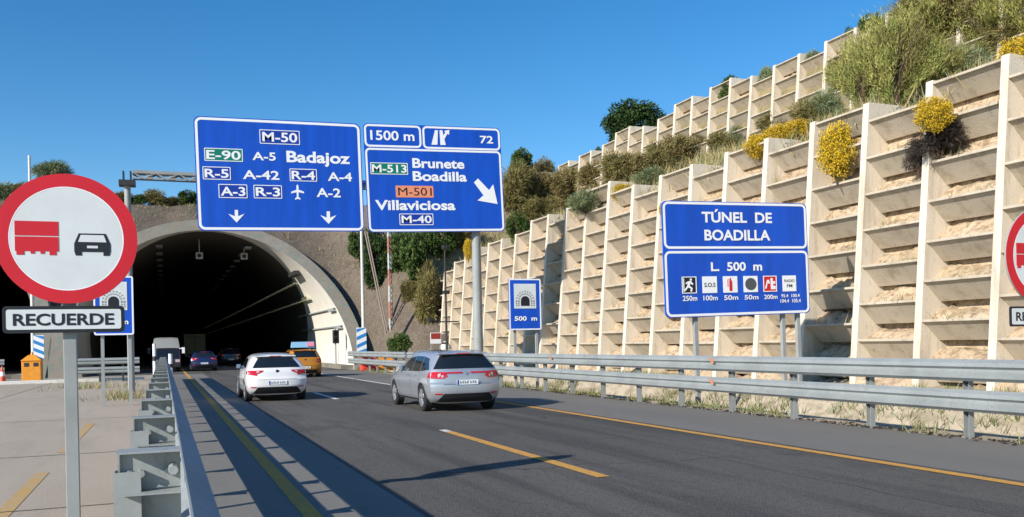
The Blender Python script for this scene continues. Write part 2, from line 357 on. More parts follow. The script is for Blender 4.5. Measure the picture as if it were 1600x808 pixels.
# ------------------------------------------------------------------ crib walls
def crib(name, label, XF, Y0, k0, k1, rows_fn, zbase_fn, near_first=True):
    root = empty(name, (XF, Y0, 0)); tag(root, label, 'retaining wall')
    def col_top(k):
        a = [rows_fn(q)[-1] for q in (k-1, k) if k0 <= q < k1]
        return max(a)+.06
    fx = lambda z: BAT*z
    for k in range(k0, k1+1):
        y = SP*k; zt = col_top(k); zb = zbase_fn(k)-.4; t = .11
        m = MB()
        m.hexa([(fx(zb), y-t, zb), (fx(zb)+1.5, y-t*.7, zb), (fx(zb)+1.5, y+t*.7, zb), (fx(zb), y+t, zb),
                (fx(zt), y-t, zt), (fx(zt)+1.3, y-t*.7, zt), (fx(zt)+1.3, y+t*.7, zt), (fx(zt), y+t, zt)])
        m.build('pillar', CONC, root, bevel=.015)
    boards = []
    for k in range(k0, k1):
        ya = SP*k+.105; yb = SP*(k+1)-.105
        for j, z in enumerate(rows_fn(k)):
            if z < zbase_fn(k)+.05: continue
            boards.append((k, j, ya, yb, z))
    order = sorted(boards, key=lambda q: abs(q[0]-0))
    near = set((q[0], q[1]) for q in order[:100]); far = MB()
    for k, j, ya, yb, z in boards:
        m = MB() if (k, j) in near else far
        x0 = fx(z)+.03; dz = .55; dp = .56; th = .08
        jx = random.uniform(-.03, .03); z = z+random.uniform(-.025, .025); dz *= random.uniform(.93, 1.06)
        m.box(x0+jx-.02, x0+jx+.075, ya+.003, yb-.003, z-.055, z+.012)
        m.hexa([(x0+dp+jx, ya, z-dz), (x0+dp+th*1.2+jx, ya, z-dz+.02), (x0+dp+th*1.2+jx, yb, z-dz+.02), (x0+dp+jx, yb, z-dz),
                (x0+jx+.0, ya, z-.004), (x0+th+.03, ya, z-.004), (x0+th+.03, yb, z-.004), (x0+jx+.0, yb, z-.004)])
        if m is not far: m.build('board', BOARD, root, bevel=.012)
    if far.v: tag(far.build('board', BOARD, root), kind='stuff')
    # soil banked in each cell
    s = MB()
    for k in range(k0, k1):
        rows = rows_fn(k); ya = SP*k+.1; yb = SP*(k+1)-.1
        zs = [zbase_fn(k)-.1]+[z for z in rows if z >= zbase_fn(k)+.05]
        for a, z in enumerate(zs[:-1]):
            z2 = zs[a+1]-.54; 
            if a == 0: x0 = fx(z)-.15; zl = z
            else: x0 = fx(z)+.18; zl = z-.08
            x2 = fx(zs[a+1])+.6; P = []
            z2 = max(z2, zl+.05)
            for i in range(7):
                f = i/6; row = []
                for j in range(13):
                    g = j/12; y = ya+(yb-ya)*g
                    nz = (vnoise(k*3+y*2, a*5+f*3, .45, 8)-.5)*.22*math.sin(math.pi*min(1, f*.9+.1))+(vnoise(y*5, a*3+f*5+k, .5, 9)-.5)*.09
                    row.append((x0+(x2+.25-x0)*f, y, zl+(z2-.02-zl)*min(1, f*1.15)+nz*(.4 if f < .05 else 1)-(.22*f*f if vnoise(y*1.7+k*5, a*2.3, .8, 3) > .5 else .03)))
                P.append(row)
            s.grid(P)
        zt = zs[-1]
        P = [[(fx(zt)+.27+.9*f, ya+(yb-ya)*g/8, zt-.14+.05*f+.08*(vnoise(g+k*4, f*3, 1, 2)-.5)) for g in range(9)] for f in (0, .33, .66, 1)]
        s.grid(P)
        # backing soil
        s.quad((fx(zs[0])+.95, ya-.2, zs[0]-.3), (fx(zs[0])+.95, yb+.2, zs[0]-.3), (fx(zt)+.75, yb+.2, zt-.14), (fx(zt)+.75, ya-.2, zt-.14))
    so_ = s.build('soil_fill', SOIL, root, fixn=False)
    so_.data.shade_smooth()
    return root
crib('crib_wall', 'tall lower stepped wall of concrete pillars and slanted boards along the road', WX, WY0, K0, NCOL-1, bay_rows, lambda k: .25)
UTP = {-2:(1436,44),0:(1339,55),1:(1295,76),2:(1253,92),3:(1214,109),4:(1179,122),5:(1147,134),6:(1114,148),7:(1087,162),8:(1059,172),9:(1033,180),10:(1009,201),11:(986,210),12:(965,215),13:(945,231),14:(927,245),15:(909,252),16:(890,263)}
def up_rows(k):
    q = UTP.get(k+1)
    if q:
        d = fw.x*(UX+1)+fw.y*(UY0+SP*(k+1)); t = CAMZ+ray(*q).z*d
    else: t = UTOP
    z0 = 12.45 if k % 2 == 0 else 12.95
    n = max(2, round(t-z0))
    return [z0+j for j in range(n+1)]
crib('crib_wall', 'upper stepped concrete wall on the skyline above the shrubs', UX-1.2, UY0, -13, 17, up_rows, lambda k: 11.9)

# ------------------------------------------------------------------ tunnel portals
def arch_pts(c, r, n=44):
    a0 = -math.asin(CZ/r); return [(c+r*math.cos(a0+(math.pi-2*a0)*i/n), CZ+r*math.sin(a0+(math.pi-2*a0)*i/n)) for i in range(n+1)]
def tunnel(c, label):
    root = empty('tunnel', (c, PY, 0)); tag(root, label, 'tunnel')
    pi = arch_pts(0, RI); po = arch_pts(0, RO); n = len(pi)
    # portal ring, cut obliquely
    m = MB(); YE = 22
    cut = lambda z: KC*max(0, z)
    YD = lambda z: 24-.97*z  # bright lining turns dark along this slant, painted like the shade edge
    A = [(x, cut(z), max(0, z)-(.3 if z <= 0.01 else 0)) for x, z in pi]; B = [(x, cut(z), max(0, z)-(.3 if z <= .01 else 0)) for x, z in po]
    Ao = [(x, YE, z) for x, y, z in A]; Bo = [(x, YE, z) for x, y, z in B]
    m.grid([A, B]); m.grid([B, Bo]); m.build('portal_ring', PORT, root, smooth=True, bevel=0)
    m = MB(); rows = []
    for t in [0, .15, .3, .5, .75, 1]:
        rows.append([(x*.9995, y+.004+(YD(z)-y)*t, z) for x, y, z in A])
    m.grid(rows); m.build('portal_lining', LINING, root, smooth=True)
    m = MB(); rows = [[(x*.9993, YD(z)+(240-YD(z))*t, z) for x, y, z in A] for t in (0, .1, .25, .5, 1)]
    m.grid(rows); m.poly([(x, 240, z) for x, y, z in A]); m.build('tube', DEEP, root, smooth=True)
    # low kerb walkways
    for s in (-1, 1):
        m = MB(); x = s*(RI-1.0); m.box(min(x, x+s*.9), max(x, x+s*.9), 0.5, 238, -.1, .25); m.build('walkway', PORT, root)
    return root
t1 = tunnel(TC[0], 'right arched motorway tunnel with sunlit concrete mouth and dark interior')
t2 = tunnel(TC[1], 'left arched motorway tunnel, its dark mouth half behind the round sign')
# cable trays and ducts on right wall
for z, y0, y1, nm in ((6.9, 16, 200, 'cable_tray'), (5.5, 14, 200, 'cable_tray')):
    xw = math.sqrt(RI**2-(z-CZ)**2)-.18; m = MB()
    m.box(xw-.2, xw+.1, y0, y1, z-.05, z); m.box(xw-.22, xw-.2, y0, y1, z-.05, z+.16)
    for q in range(int(y0), int(y1), 2): m.box(xw-.24, xw+.3, q, q+.06, z-.12, z-.051)
    m.build(nm, mat('tray_steel', (.75, .78, .6), .25, .85), t1)
for z, y0, y1 in ((4.3, 5.5, 24), (3.0, 4.3, 24)):
    xw = math.sqrt(RI**2-(z-CZ)**2)-.12; m = MB(); m.tube((xw, y0, z), (xw, y1, z), .07); m.box(xw-.1, xw+.15, y0, y0+2.2, z-.18, z+.02); m.build('cable_duct', GPOST, t1)
m = MB(); z = 7.4; xw = math.sqrt(RI**2-(z-CZ)**2)
m.box(xw-.5, xw+.05, 11.5, 15.0, z-.15, z+.15); m.build('niche_hood', DARKM, t1)
for q in range(16, 90, 6):
    for xx in (-3.4, 3.4): m = MB(); m.box(xx-.25, xx+.25, q, q+1.2, 9.7, 9.85); m.build('light_fitting', GPOST, t1)
# pier between the portals
m = MB(); pxl, pxr = TC[1]+RI-.2, TC[0]-RI+.2
m.hexa([(TC[1]+8.9, PY+.25, -.1), (TC[0]-8.9, PY+.25, -.1), (TC[0]-8.9, PY+9, -.1), (TC[1]+8.9, PY+9, -.1), (-6.9, PY+.25+KC*3.4, 3.4), (-6.3, PY+.25+KC*3.4, 3.4), (-6.3, PY+9, 3.4), (-6.9, PY+9, 3.4)])
tag(m.build('portal_pier', PORT, bevel=.05), 'grey concrete pier between the two tunnel mouths', 'pier')

# hanging lane signals
def lane_signal(px, label):
    p = on_Y(px, 378, 79); root = empty('lane_signal', (p.x, 79, 10.6)); tag(root, label, 'traffic signal', 'lane signals under the tunnel crown')
    m = MB(); m.tube((0, 0, .2), (0, 0, -1.0), .04); m.build('hanger', PALE, root)
    m = MB(); m.box(-.28, .28, -.1, .1, -1.55, -1.0); m.build('signal_box', PALE, root, bevel=.02)
    m = MB(); m.tube((0, -.101, -1.28), (0, -.13, -1.28), .17); m.build('lens', DARKM, root)
    return root
lane_signal(311, 'small signal hanging over the left lane in the tunnel mouth')
lane_signal(381, 'small signal hanging over the right lane in the tunnel mouth')

# ------------------------------------------------------------------ guard rails
def wprof(x0, z0, s):   # s = +1: face towards +x ; profile closed thin
    o = [(0,0),(.015,.012),(.075,.05),(.082,.11),(.02,.15),(.02,.182),(.082,.22),(.075,.28),(.015,.318),(0,.33)]
    a = [(x0+s*x, z0+z) for x, z in o]; b = [(x0+s*(x-.006), z0+z) for x, z in reversed(o)]
    return a+b
def guardrail(label, y0, y1, x, s, first_post, spacer, post_dy=2.0, x_off=None):
    """local frame: runs along +Y from the empty, face towards s*X"""
    root = empty('guardrail', (x, 0, 0)); tag(root, label, 'guardrail', 'double steel guardrails')
    y = y0; n = 0
    while y < y1-.1:
        e = min(y+4, y1)
        for z in (.43, .89):
            m = MB(); m.extr_y(wprof(0, z, s), y, e+.0); 
            for q in (.1, .21): 
                for yy in (y+.12, y+.3): m.tube((s*.02, yy, z+q), (s*.04, yy, z+q), .016, n=6)
            m.build('beam', GALV, root, smooth=True)
        y = e
    y = first_post
    while y < y1:
        m = MB(); a = -s*(.26 if spacer else .2)
        pw = .1
        # C-section post
        m.box(min(a, a-s*.006), max(a, a-s*.006), y-.05, y+.05, -.3, 1.12); 
        m.box(min(a, a+s*pw), max(a, a+s*pw), y+.045, y+.05, -.3, 1.12); m.box(min(a, a+s*pw), max(a, a+s*pw), y-.05, y-.045, -.3, 1.12)
        m.build('post', GPOST, root)
        for z in (.43, .89):
            m = MB()
            if spacer:
                a0, a1 = (-.25, -.004) if s > 0 else (.004, .25)
                zz0, zz1 = z-.02, z+.32; d0, d1 = y-.12, y+.03
                m.box(a0, a1, d0, d1, zz1-.008, zz1); m.box(a0+.008, a1, d0+.01, d1, zz0+.158, zz0+.164); m.box(a0, a1, d0, d1, zz0, zz0+.008)
                m.box(a0, a0+.007, d1-.03, d1, zz0+.008, zz1-.008); m.box(a0+.008, a1, d1-.007, d1-.001, zz0+.009, zz1-.009)
                for bx, bz in ((.05, .235), (.10, .235), (.08, .08), (.22, .24)):
                    m.tube((a0+bx*.9, d1-.05, zz0+bz), (a0+bx*.9, d1-.008, zz0+bz), .016, n=6)
                m.tube((a1-.03, d0-.04, zz0+.26), (a1-.03, d0+.1, zz0+.26), .02, n=7)
            else:
                a0, a1 = (-.2, .0) if s > 0 else (0, .2)
                m.box(a0+.002, a1-.002, y-.044, y+.044, z+.06, z+.25)
            m.build('spacer', GALV, root)
        y += post_dy
    return root
guardrail('long double steel barrier in the left foreground with open box spacers', -2, 50, .06, 1, 2.1, True)
guardrail('long double steel barrier on the right along the outer shoulder', -6, 58.5, 11.25, -1, -4.0, False, 2.03)
gR = [o for o in COL.objects if o.name.startswith('guardrail') and o.type == 'EMPTY'][-1]
pm_ = mat('orange_paint_mark', (.5, .2, .09), .8)
for px_, py_ in ((1112, 571), (1112, 604), (860, 562)):
    p = on_X(px_, py_, 11.16); k = MB(); zc = 1.14 if py_ != 604 else .68
    k.hexa([(-.086,p.y-.1,zc-.08),(-.092,p.y-.1,zc-.08),(-.092,p.y+.0,zc-.08),(-.086,p.y+.0,zc-.08),(-.086,p.y-.0,zc+.03),(-.092,p.y-.0,zc+.03),(-.092,p.y+.12,zc+.03),(-.086,p.y+.12,zc+.03)]); k.build('paint_mark', pm_, gR)
# closing barrier across the crossover
g = guardrail('double steel barrier closing the crossover in front of the pier', -4.5, -1.2, 0, 1, -4.2, False, 1.1)
g.location = (0, 50.6, 0); g.rotation_euler = (0, 0, -math.pi/2)
g.location = (0, 50.6, 0)
# x' = y, so mirror onto negative X
g.rotation_euler = (0, 0, -math.pi/2)
g = guardrail('double steel barrier beside the left tunnel at the picture edge', -19, -8.4, 0, 1, -18.6, False, 2.0)
g.location = (0, 57.5, 0); g.rotation_euler = (0, 0, -math.pi/2)

# rail shaded orange marks
# ------------------------------------------------------------------ lettering helpers
def text_mesh(txt, bold=.0):
    c = bpy.data.curves.new('t', 'FONT'); c.body = txt; c.size = 1; c.offset = bold; c.resolution_u = 4; c.extrude = 0.0
    o = bpy.data.objects.new('t', c); COL.objects.link(o)
    dg = bpy.context.evaluated_depsgraph_get(); me = bpy.data.meshes.new_from_object(o.evaluated_get(dg))
    v = [(a.co.x, a.co.y) for a in me.vertices]; f = [tuple(p.vertices) for p in me.polygons]
    bpy.data.objects.remove(o); bpy.data.curves.remove(c); bpy.data.meshes.remove(me)
    return v, f
class Board:
    """flat sign face in the XZ plane, facing -Y; photo quad -> local metres"""
    def __init__(s, root, quad, w, h):
        s.root = root; s.w = w; s.h = h
        A = []; B = []
        for (x, y), (u, v) in zip(quad, ((0, h), (w, h), (w, 0), (0, 0))):
            A.append([x, y, 1, 0, 0, 0, -u*x, -u*y]); B.append(u); A.append([0, 0, 0, x, y, 1, -v*x, -v*y]); B.append(v)
        s.H = np.append(np.linalg.solve(np.array(A, float), np.array(B, float)), 1).reshape(3, 3)
    def L(s, x, y): q = s.H @ np.array([x, y, 1.]); return q[0]/q[2], q[1]/q[2]
    def rect(s, r):
        a = s.L(r[0], r[1]); b = s.L(r[2], r[1]); c = s.L(r[2], r[3]); d = s.L(r[0], r[3])
        return ((a[0]+d[0])/2, (c[1]+d[1])/2, (b[0]+c[0])/2, (a[1]+b[1])/2)
    def text(s, txt, r, m, lay=.012, bold=.02, parent=None, name='lettering'):
        x0, z0, x1, z1 = s.rect(r); return s.text_l(txt, x0, z0, x1, z1, m, lay, bold, parent, name)
    def text_l(s, txt, x0, z0, x1, z1, m, lay=.012, bold=.02, parent=None, name='lettering'):
        v, f = text_mesh(txt, bold); X = [p[0] for p in v]; Z = [p[1] for p in v]
        ax, bx, az, bz = min(X), max(X), min(Z), max(Z)
        W = [(x0+(p[0]-ax)/(bx-ax)*(x1-x0), -lay, z0+(p[1]-az)/(bz-az)*(z1-z0)) for p in v]
        fs = sorted((min(v[i][0] for i in q), max(v[i][0] for i in q), q) for q in f); words = []; end = None
        for a, c, q in fs:       # one mesh per word
            if end is None or a-end > .25: words.append([]); end = c
            words[-1].append(q); end = max(end, c)
        for wd in words:
            k = MB(); mp = {}
            for q in wd:
                for i in q:
                    if i not in mp: mp[i] = len(k.v); k.v.append(W[i])
                k.f.append(tuple(mp[i] for i in q))
            o = k.build(name, m, parent or s.root, fixn=False)
        return o
    def shape(s, polys, m, lay=.012, name='symbol', local=False, parent=None):
        k = MB()
        for i, p in enumerate(polys):
            q = p if local else [s.L(*a) for a in p]
            k.plate(q, -lay, -lay+.004)
        return k.build(name, m, parent or s.root)
def rrect(x0, z0, x1, z1, r, n=6):
    P = []
    for cx, cz, a in ((x1-r, z1-r, 0), (x0+r, z1-r, 90), (x0+r, z0+r, 180), (x1-r, z0+r, 270)):
        for i in range(n+1): t = R(a+90*i/n); P.append((cx+r*math.cos(t), cz+r*math.sin(t)))
    return P
def ringplate(k, po, pi, y0, y1):
    n = len(po); b = len(k.v)
    for y in (y0, y1):
        k.v += [(x, y, z) for x, z in po]; k.v += [(x, y, z) for x, z in pi]
    for i in range(n):
        j = (i+1) % n
        k.f += [(b+i, b+j, b+n+j, b+n+i), (b+2*n+i, b+3*n+i, b+3*n+j, b+2*n+j), (b+i, b+2*n+i, b+2*n+j, b+j), (b+n+i, b+n+j, b+3*n+j, b+3*n+i)]
def border(bd, x0, z0, x1, z1, r, w, lay, m=None, name='border'):
    k = MB(); ringplate(k, rrect(x0, z0, x1, z1, r), rrect(x0+w, z0+w, x1-w, z1-w, max(.01, r-w)), -lay, -lay+.005)
    return k.build(name, m or SWHITE, bd.root)
def plate(bd, r, m, txt=None, tr=None, tm=None, frame=True, bold=.02):
    x0, z0, x1, z1 = bd.rect(r); k = MB(); k.plate(rrect(x0, z0, x1, z1, .03, 3), -.010, -.003)
    o = k.build('road_number_plate', m, bd.root)
    if frame: k = MB(); ringplate(k, rrect(x0, z0, x1, z1, .03, 3), rrect(x0+.03, z0+.03, x1-.03, z1-.03, .015, 3), -.014, -.011); k.build('frame', SWHITE, o)
    if txt: bd.text(txt, tr, tm or SWHITE, .015, bold, parent=o)

def fit_board(quad, Y, name, label, cat):
    tl, tr, br, bl = [on_Y(x, y, Y) for x, y in quad]
    w = ((tr.x-tl.x)+(br.x-bl.x))/2; h = ((tl.z-bl.z)+(tr.z-br.z))/2
    cx = (tl.x+tr.x+bl.x+br.x)/4; cz = (tl.z+tr.z+bl.z+br.z)/4
    tilt = math.atan2((tr.z-tl.z)+(br.z-bl.z), 2*w)
    return cx, cz, w, h, tilt
def C2(r): return (290+r[0]/3.077, 170+r[1]/3.077, 290+r[2]/3.077, 170+r[3]/3.077)
def c2(x, y): return (290+x/3.077, 170+y/3.077)

# ------------------------------------------------------------------ gantry
GY = 37.5
gl = on_Y(205, 600, GY).x; gr = on_Y(750, 500, GY+.05).x; gr = max(gr, 11.75)
GZ = on_Y(250, 277, GY+.35).z-.1; GP = GZ-.25
gt = empty('sign_gantry', (0, GY+.35, 0)); tag(gt, 'grey steel gantry of two posts and a lattice beam carrying the overhead signs', 'gantry')
m = MB(); m.tube((gl, 0, 0), (gl, 0, GP), .13, .12, 12); m.build('post', GPOST, gt, smooth=True)
m = MB(); m.tube((gr, 0, 0), (gr, 0, GP), .23, .19, 16); m.build('post', GPOST, gt, smooth=True)
m = MB()
for s in (-1, 1): m.box(gl+s*.13-.03, gl+s*.13+.03, -.25, .25, GP+.15, GP+.5)
m.box(gl-.3, gl+.3, -.3, .3, GP-.05, GP+.15); m.build('beam_saddle', DARKM, gt)
m = MB()
for y in (-.22, .22): m.box(gl+.2, gr+.3, y-.03, y+.03, GZ+.18, GZ+.3); m.box(gl+.2, gr+.3, y-.03, y+.03, GZ-.02, GZ+.03)
m.box(gl+.2, gr+.3, -.18, .18, GZ+.2, GZ+.22)
q = gl+.2; i = 0
while q < gr:
    a, c = (GZ, GZ+.2) if i % 2 else (GZ+.2, GZ)
    for y in (-.22, .22): m.tube((q, y, a), (q+.42, y, c), .025, n=6)
    m.box(q+.06, q+.3, -.2, .2, GZ+.0, GZ+.17) if i % 2 else None; q += .42; i += 1
m.build('lattice_beam', GPOST, gt)

def backing(root, w, h, r, m=BLUE, th=.05):
    k = MB(); k.plate(rrect(0, 0, w, h, r), -.0, th); o = k.build('panel', m, root)
    k = MB(); k.plate(rrect(.02, .02, w-.02, h-.02, r), th+.001, th+.03); k.build('panel_back', GPOST, root); return o
Q1 = ((306, 184), (567, 196), (569, 364.5), (309.5, 363))
cx, cz, w, h, tl = fit_board(Q1, GY, '', '', '')
r1 = empty('overhead_sign', (cx-w/2, GY, cz-h/2)); r1.rotation_euler = (0, -tl, 0)
tag(r1, 'large blue overhead sign reading M-50 and Badajoz over the left lanes', 'road sign')
B1 = Board(r1, Q1, w, h); backing(r1, w, h, .25); border(B1, .04, .04, w-.04, h-.04, .24, .1, .006)
plate(B1, C2((365,112,558,180)), NAVY, 'M-50', C2((378,123,546,169)))
plate(B1, C2((98,200,282,262)), GREEN, 'E-90', C2((107,210,272,254)))
B1.text('A-5', C2((328,218,440,258)), SWHITE)
B1.text('Badajoz', C2((492,216,798,288)), SWHITE, bold=.03)
plate(B1, C2((88,288,222,350)), NAVY, 'R-5', C2((97,299,212,341)))
B1.text('A-42', C2((280,306,455,349)), SWHITE)
plate(B1, C2((505,298,636,358)), NAVY, 'R-4', C2((514,308,627,350)))
B1.text('A-4', C2((688,315,805,357)), SWHITE)
plate(B1, C2((162,372,300,438)), NAVY, 'A-3', C2((172,384,290,428)))
plate(B1, C2((330,376,466,440)), NAVY, 'R-3', C2((340,387,457,430)))
B1.text('A-2', C2((632,391,748,434)), SWHITE)
air = [(541,372),(546,380),(546,398),(572,408),(572,416),(546,410),(545,432),(554,440),(554,446),(541,442),(528,446),(528,440),(537,432),(536,410),(510,416),(510,408),(536,398),(536,380)]
B1.shape([[c2(*p) for p in air]], SWHITE, name='aeroplane_symbol')
for x0, y0 in ((245, 495), (686, 502)):
    ar = [(x0-8,y0),(x0+8,y0),(x0+8,y0+30),(x0+39,y0+18),(x0,y0+60),(x0-39,y0+18),(x0-8,y0+30)]
    B1.shape([[c2(*p) for p in ar]], SWHITE, name='down_arrow')
Q2 = ((572.5, 197), (786.5, 203.5), (789, 365.5), (576, 366))
cx, cz, w, h, tl = fit_board(Q2, GY, '', '', '')
r2 = empty('overhead_sign', (cx-w/2, GY, cz-h/2)); r2.rotation_euler = (0, -tl, 0)
tag(r2, 'blue overhead exit sign reading Brunete, Boadilla and Villaviciosa with slanting arrow', 'road sign')
B2 = Board(r2, Q2, w, h); backing(r2, w, h, .2)
for rr in ((868,87,1145,198), (1152,92,1528,208), (870,208,1535,601)):
    a = B2.rect(C2(rr)); border(B2, max(.03, a[0]), max(.03, a[1]), min(w-.03, a[2]), min(h-.03, a[3]), .2, .085, .006)
B2.text('1500 m', C2((902,119,1112,166)), SWHITE)
B2.text('72', C2((1428,141,1492,178)), SWHITE)
B2.shape([[c2(*p) for p in q] for q in ([(1212,115),(1226,115),(1222,185),(1193,185)], [(1234,115),(1248,115),(1252,140),(1262,126),(1256,118),(1282,113),(1279,138),(1272,131),(1256,158),(1262,186),(1236,186)])], SWHITE, name='exit_symbol')
plate(B2, C2((898,272,1076,328)), GREEN, 'M-513', C2((905,281,1070,319)))
B2.text('Brunete', C2((1098,252,1348,299)), SWHITE, bold=.03)
B2.text('Boadilla', C2((1098,314,1358,361)), SWHITE, bold=.03)
plate(B2, C2((1015,382,1195,438)), ORNG, 'M-501', C2((1026,391,1186,429)), SBLACK, frame=False, bold=.0)
B2.text('Villaviciosa', C2((915,451,1298,499)), SWHITE, bold=.03)
plate(B2, C2((1028,515,1190,570)), NAVY, 'M-40', C2((1038,524,1182,561)))
B2.shape([[c2(*p) for p in ((1412,347),(1464,403),(1485,375),(1503,470),(1406,453),(1436,428),(1392,366))]], SWHITE, name='exit_arrow')

# ------------------------------------------------------------------ Tunel de Boadilla sign
def T(r): return tuple((1020 if i % 2 == 0 else 300)+q/3.846 for i, q in enumerate(r))
TY = 19.1
Q3 = ((1036.5, 317.5), (1263, 319.5), (1265.5, 493), (1041.5, 498.5))
cx, cz, w, h, tl = fit_board(Q3, TY, '', '', '')
r3 = empty('tunnel_name_sign', (cx-w/2, TY, cz-h/2)); r3.rotation_euler = (0, -tl, 0)
tag(r3, 'blue sign reading TÚNEL DE BOADILLA with safety pictograms in front of the stepped wall', 'road sign')
B3 = Board(r3, Q3, w, h); backing(r3, w, h, .14)
for rr in ((62,66,932,353), (75,366,946,757)):
    a = B3.rect(T(rr)); border(B3, max(.02, a[0]), max(.02, a[1]), min(w-.02, a[2]), min(h-.02, a[3]), .15, .06, .006)
B3.text('TÚNEL  DE', T((297,117,720,198)), SWHITE, bold=.03)
B3.text('BOADILLA', T((312,239,708,305)), SWHITE, bold=.03)
B3.text('L.  500  m', T((348,433,655,487)), SWHITE, bold=.03)
for i, (x0, x1, capt) in enumerate(((175,262,'250m'), (297,383,'100m'), (420,505,'50m'), (542,627,'50m'), (660,742,'200m'), (778,860,None))):
    a = B3.rect(T((x0,520-i,x1,620-i*2))); k = MB(); k.plate([(a[0],a[1]),(a[2],a[1]),(a[2],a[3]),(a[0],a[3])], -.012, -.004)
    base = k.build('pictogram', SBLACK if i == 0 else (SRED if i == 4 else SWHITE), r3)
    W_, H_ = a[2]-a[0], a[3]-a[1]
    pt = lambda L_: [(a[0]+u*W_, a[1]+v*H_) for u, v in L_]
    if i in (0, 4):
        k = MB(); ringplate(k, pt([(0,0),(1,0),(1,1),(0,1)]), pt([(.06,.05),(.94,.05),(.94,.95),(.06,.95)]), -.016, -.013); k.build('frame', SWHITE, base)
    def sh(polys, m, nm='symbol'):
        k = MB()
        for q_ in polys: k.plate(pt(q_), -.017, -.0125)
        k.build(nm, m, base)
    if i == 0: sh([[(.55,.88),(.68,.88),(.68,.76),(.55,.76)], [(.42,.72),(.62,.74),(.78,.55),(.7,.5),(.58,.6),(.52,.45),(.72,.32),(.66,.1),(.56,.12),(.6,.28),(.42,.36),(.22,.14),(.14,.2),(.34,.42),(.42,.6),(.3,.55),(.24,.62)], [(.1,.1),(.16,.1),(.16,.9),(.1,.9)]], SWHITE)
    if i == 1: B3.text_l('S.O.S', a[0]+.12*W_, a[1]+.36*H_, a[0]+.88*W_, a[1]+.62*H_, SBLACK, .016, .02, base)
    if i == 2: sh([[(.42,.1),(.62,.1),(.62,.68),(.55,.78),(.55,.9),(.47,.9),(.47,.78),(.42,.68)], [(.3,.35),(.34,.35),(.34,.75),(.45,.82),(.3,.8)]], SRED)
    if i == 3:
        sh([[(.5+.4*math.cos(t*.3142), .5+.38*math.sin(t*.3142)) for t in range(20)]], mat('hose_grey', (.08, .09, .1), .6))
    if i == 4: sh([[(.12,.2),(.3,.75),(.42,.75),(.5,.5),(.4,.5),(.34,.62),(.22,.2)], [(.55,.15),(.9,.15),(.9,.35),(.72,.38),(.72,.5),(.88,.5),(.88,.65),(.7,.65),(.7,.85),(.55,.85)]], SWHITE)
    if i == 5:
        B3.text_l('RADIO', a[0]+.12*W_, a[1]+.58*H_, a[0]+.88*W_, a[1]+.76*H_, SBLACK, .016, .01, base); B3.text_l('FM', a[0]+.3*W_, a[1]+.25*H_, a[0]+.7*W_, a[1]+.45*H_, SBLACK, .016, .01, base)
    if capt: B3.text(capt, T((x0+4,633-i,x1+3,664-i*2)), SWHITE, bold=.02)
B3.text('95.4  100.4', T((768,626,880,646)), SWHITE, bold=.02); B3.text('104.4  105.4', T((762,656,886,678)), SWHITE, bold=.02)
for u in (.21, .82, .93):
    m = MB(); m.box(w*u-.05, w*u+.05, .09, .19, -(cz-h/2)-.2, h*.9 if u < .9 else h*.2); m.box(w*u-.06, w*u+.06, .06, .089, .2, .3); m.build('post', GPOST, r3)

# ------------------------------------------------------------------ 500 m tunnel signs
def tunnel500(quad, Y, label):
    cx, cz, w, h, tl = fit_board(quad, Y, '', '', ''); r = empty('tunnel_sign', (cx-w/2, Y, cz-h/2)); r.rotation_euler = (0, -tl, 0)
    tag(r, label, 'road sign', 'tunnel ahead signs'); bd = Board(r, quad, w, h); backing(r, w, h, .06)
    border(bd, .005, .005, w-.005, h-.005, .06, .045, .006)
    k = MB(); k.plate([(w*.16,h*.42),(w*.84,h*.42),(w*.84,h*.9),(w*.16,h*.9)], -.010, -.003); pl = k.build('white_field', SGREY, r)
    k = MB()
    def arch(rad, leg, cx_, z0): return [(cx_+rad, z0)]+[(cx_+rad*math.cos(t*math.pi/10), z0+leg+rad*math.sin(t*math.pi/10)) for t in range(11)]+[(cx_-rad, z0)]
    k.plate(arch(w*.135, h*.1, w*.5, h*.47), -.016, -.012); k.build('arch_symbol', SBLACK, pl)
    k = MB()
    for t in range(11):
        an = math.pi*t/10; ca, sa = math.cos(an), math.sin(an)
        for ra in (.2, .27):
            c0 = Vector((w*.5+w*ra*ca, 0, h*.57+w*ra*sa)); k.box(c0.x-w*.022, c0.x+w*.022, -.015, -.0125, c0.z-w*.018, c0.z+w*.018)
    for s_ in (-1, 1):
        for zz in (.48, .515, .55):
            for ra in (.2, .27): k.box(w*(.5+s_*ra)-w*.022, w*(.5+s_*ra)+w*.022, -.015, -.0125, h*zz-w*.018, h*zz+w*.018)
    k.build('stone_symbol', mat('symbol_grey', (.3, .3, .3), .6), pl)
    bd.text_l('500  m', w*.16, h*.18, w*.86, h*.27, SWHITE, .014, .03)
    for u in (.2, .88):
        m = MB(); m.box(w*u-.045, w*u+.045, .09, .17, -(cz-h/2)-.2, h*.92); m.build('post', GPOST, r)
tunnel500(((145, 431), (208, 431), (209.5, 523.5), (146.5, 524)), 28.3, 'blue tunnel 500 m sign half hidden behind the near RECUERDE plate')
tunnel500(((794.5, 435.5), (844.5, 435.5), (846.5, 515.5), (796, 516)), 29.2, 'blue tunnel 500 m sign behind the right barrier below the exit sign')

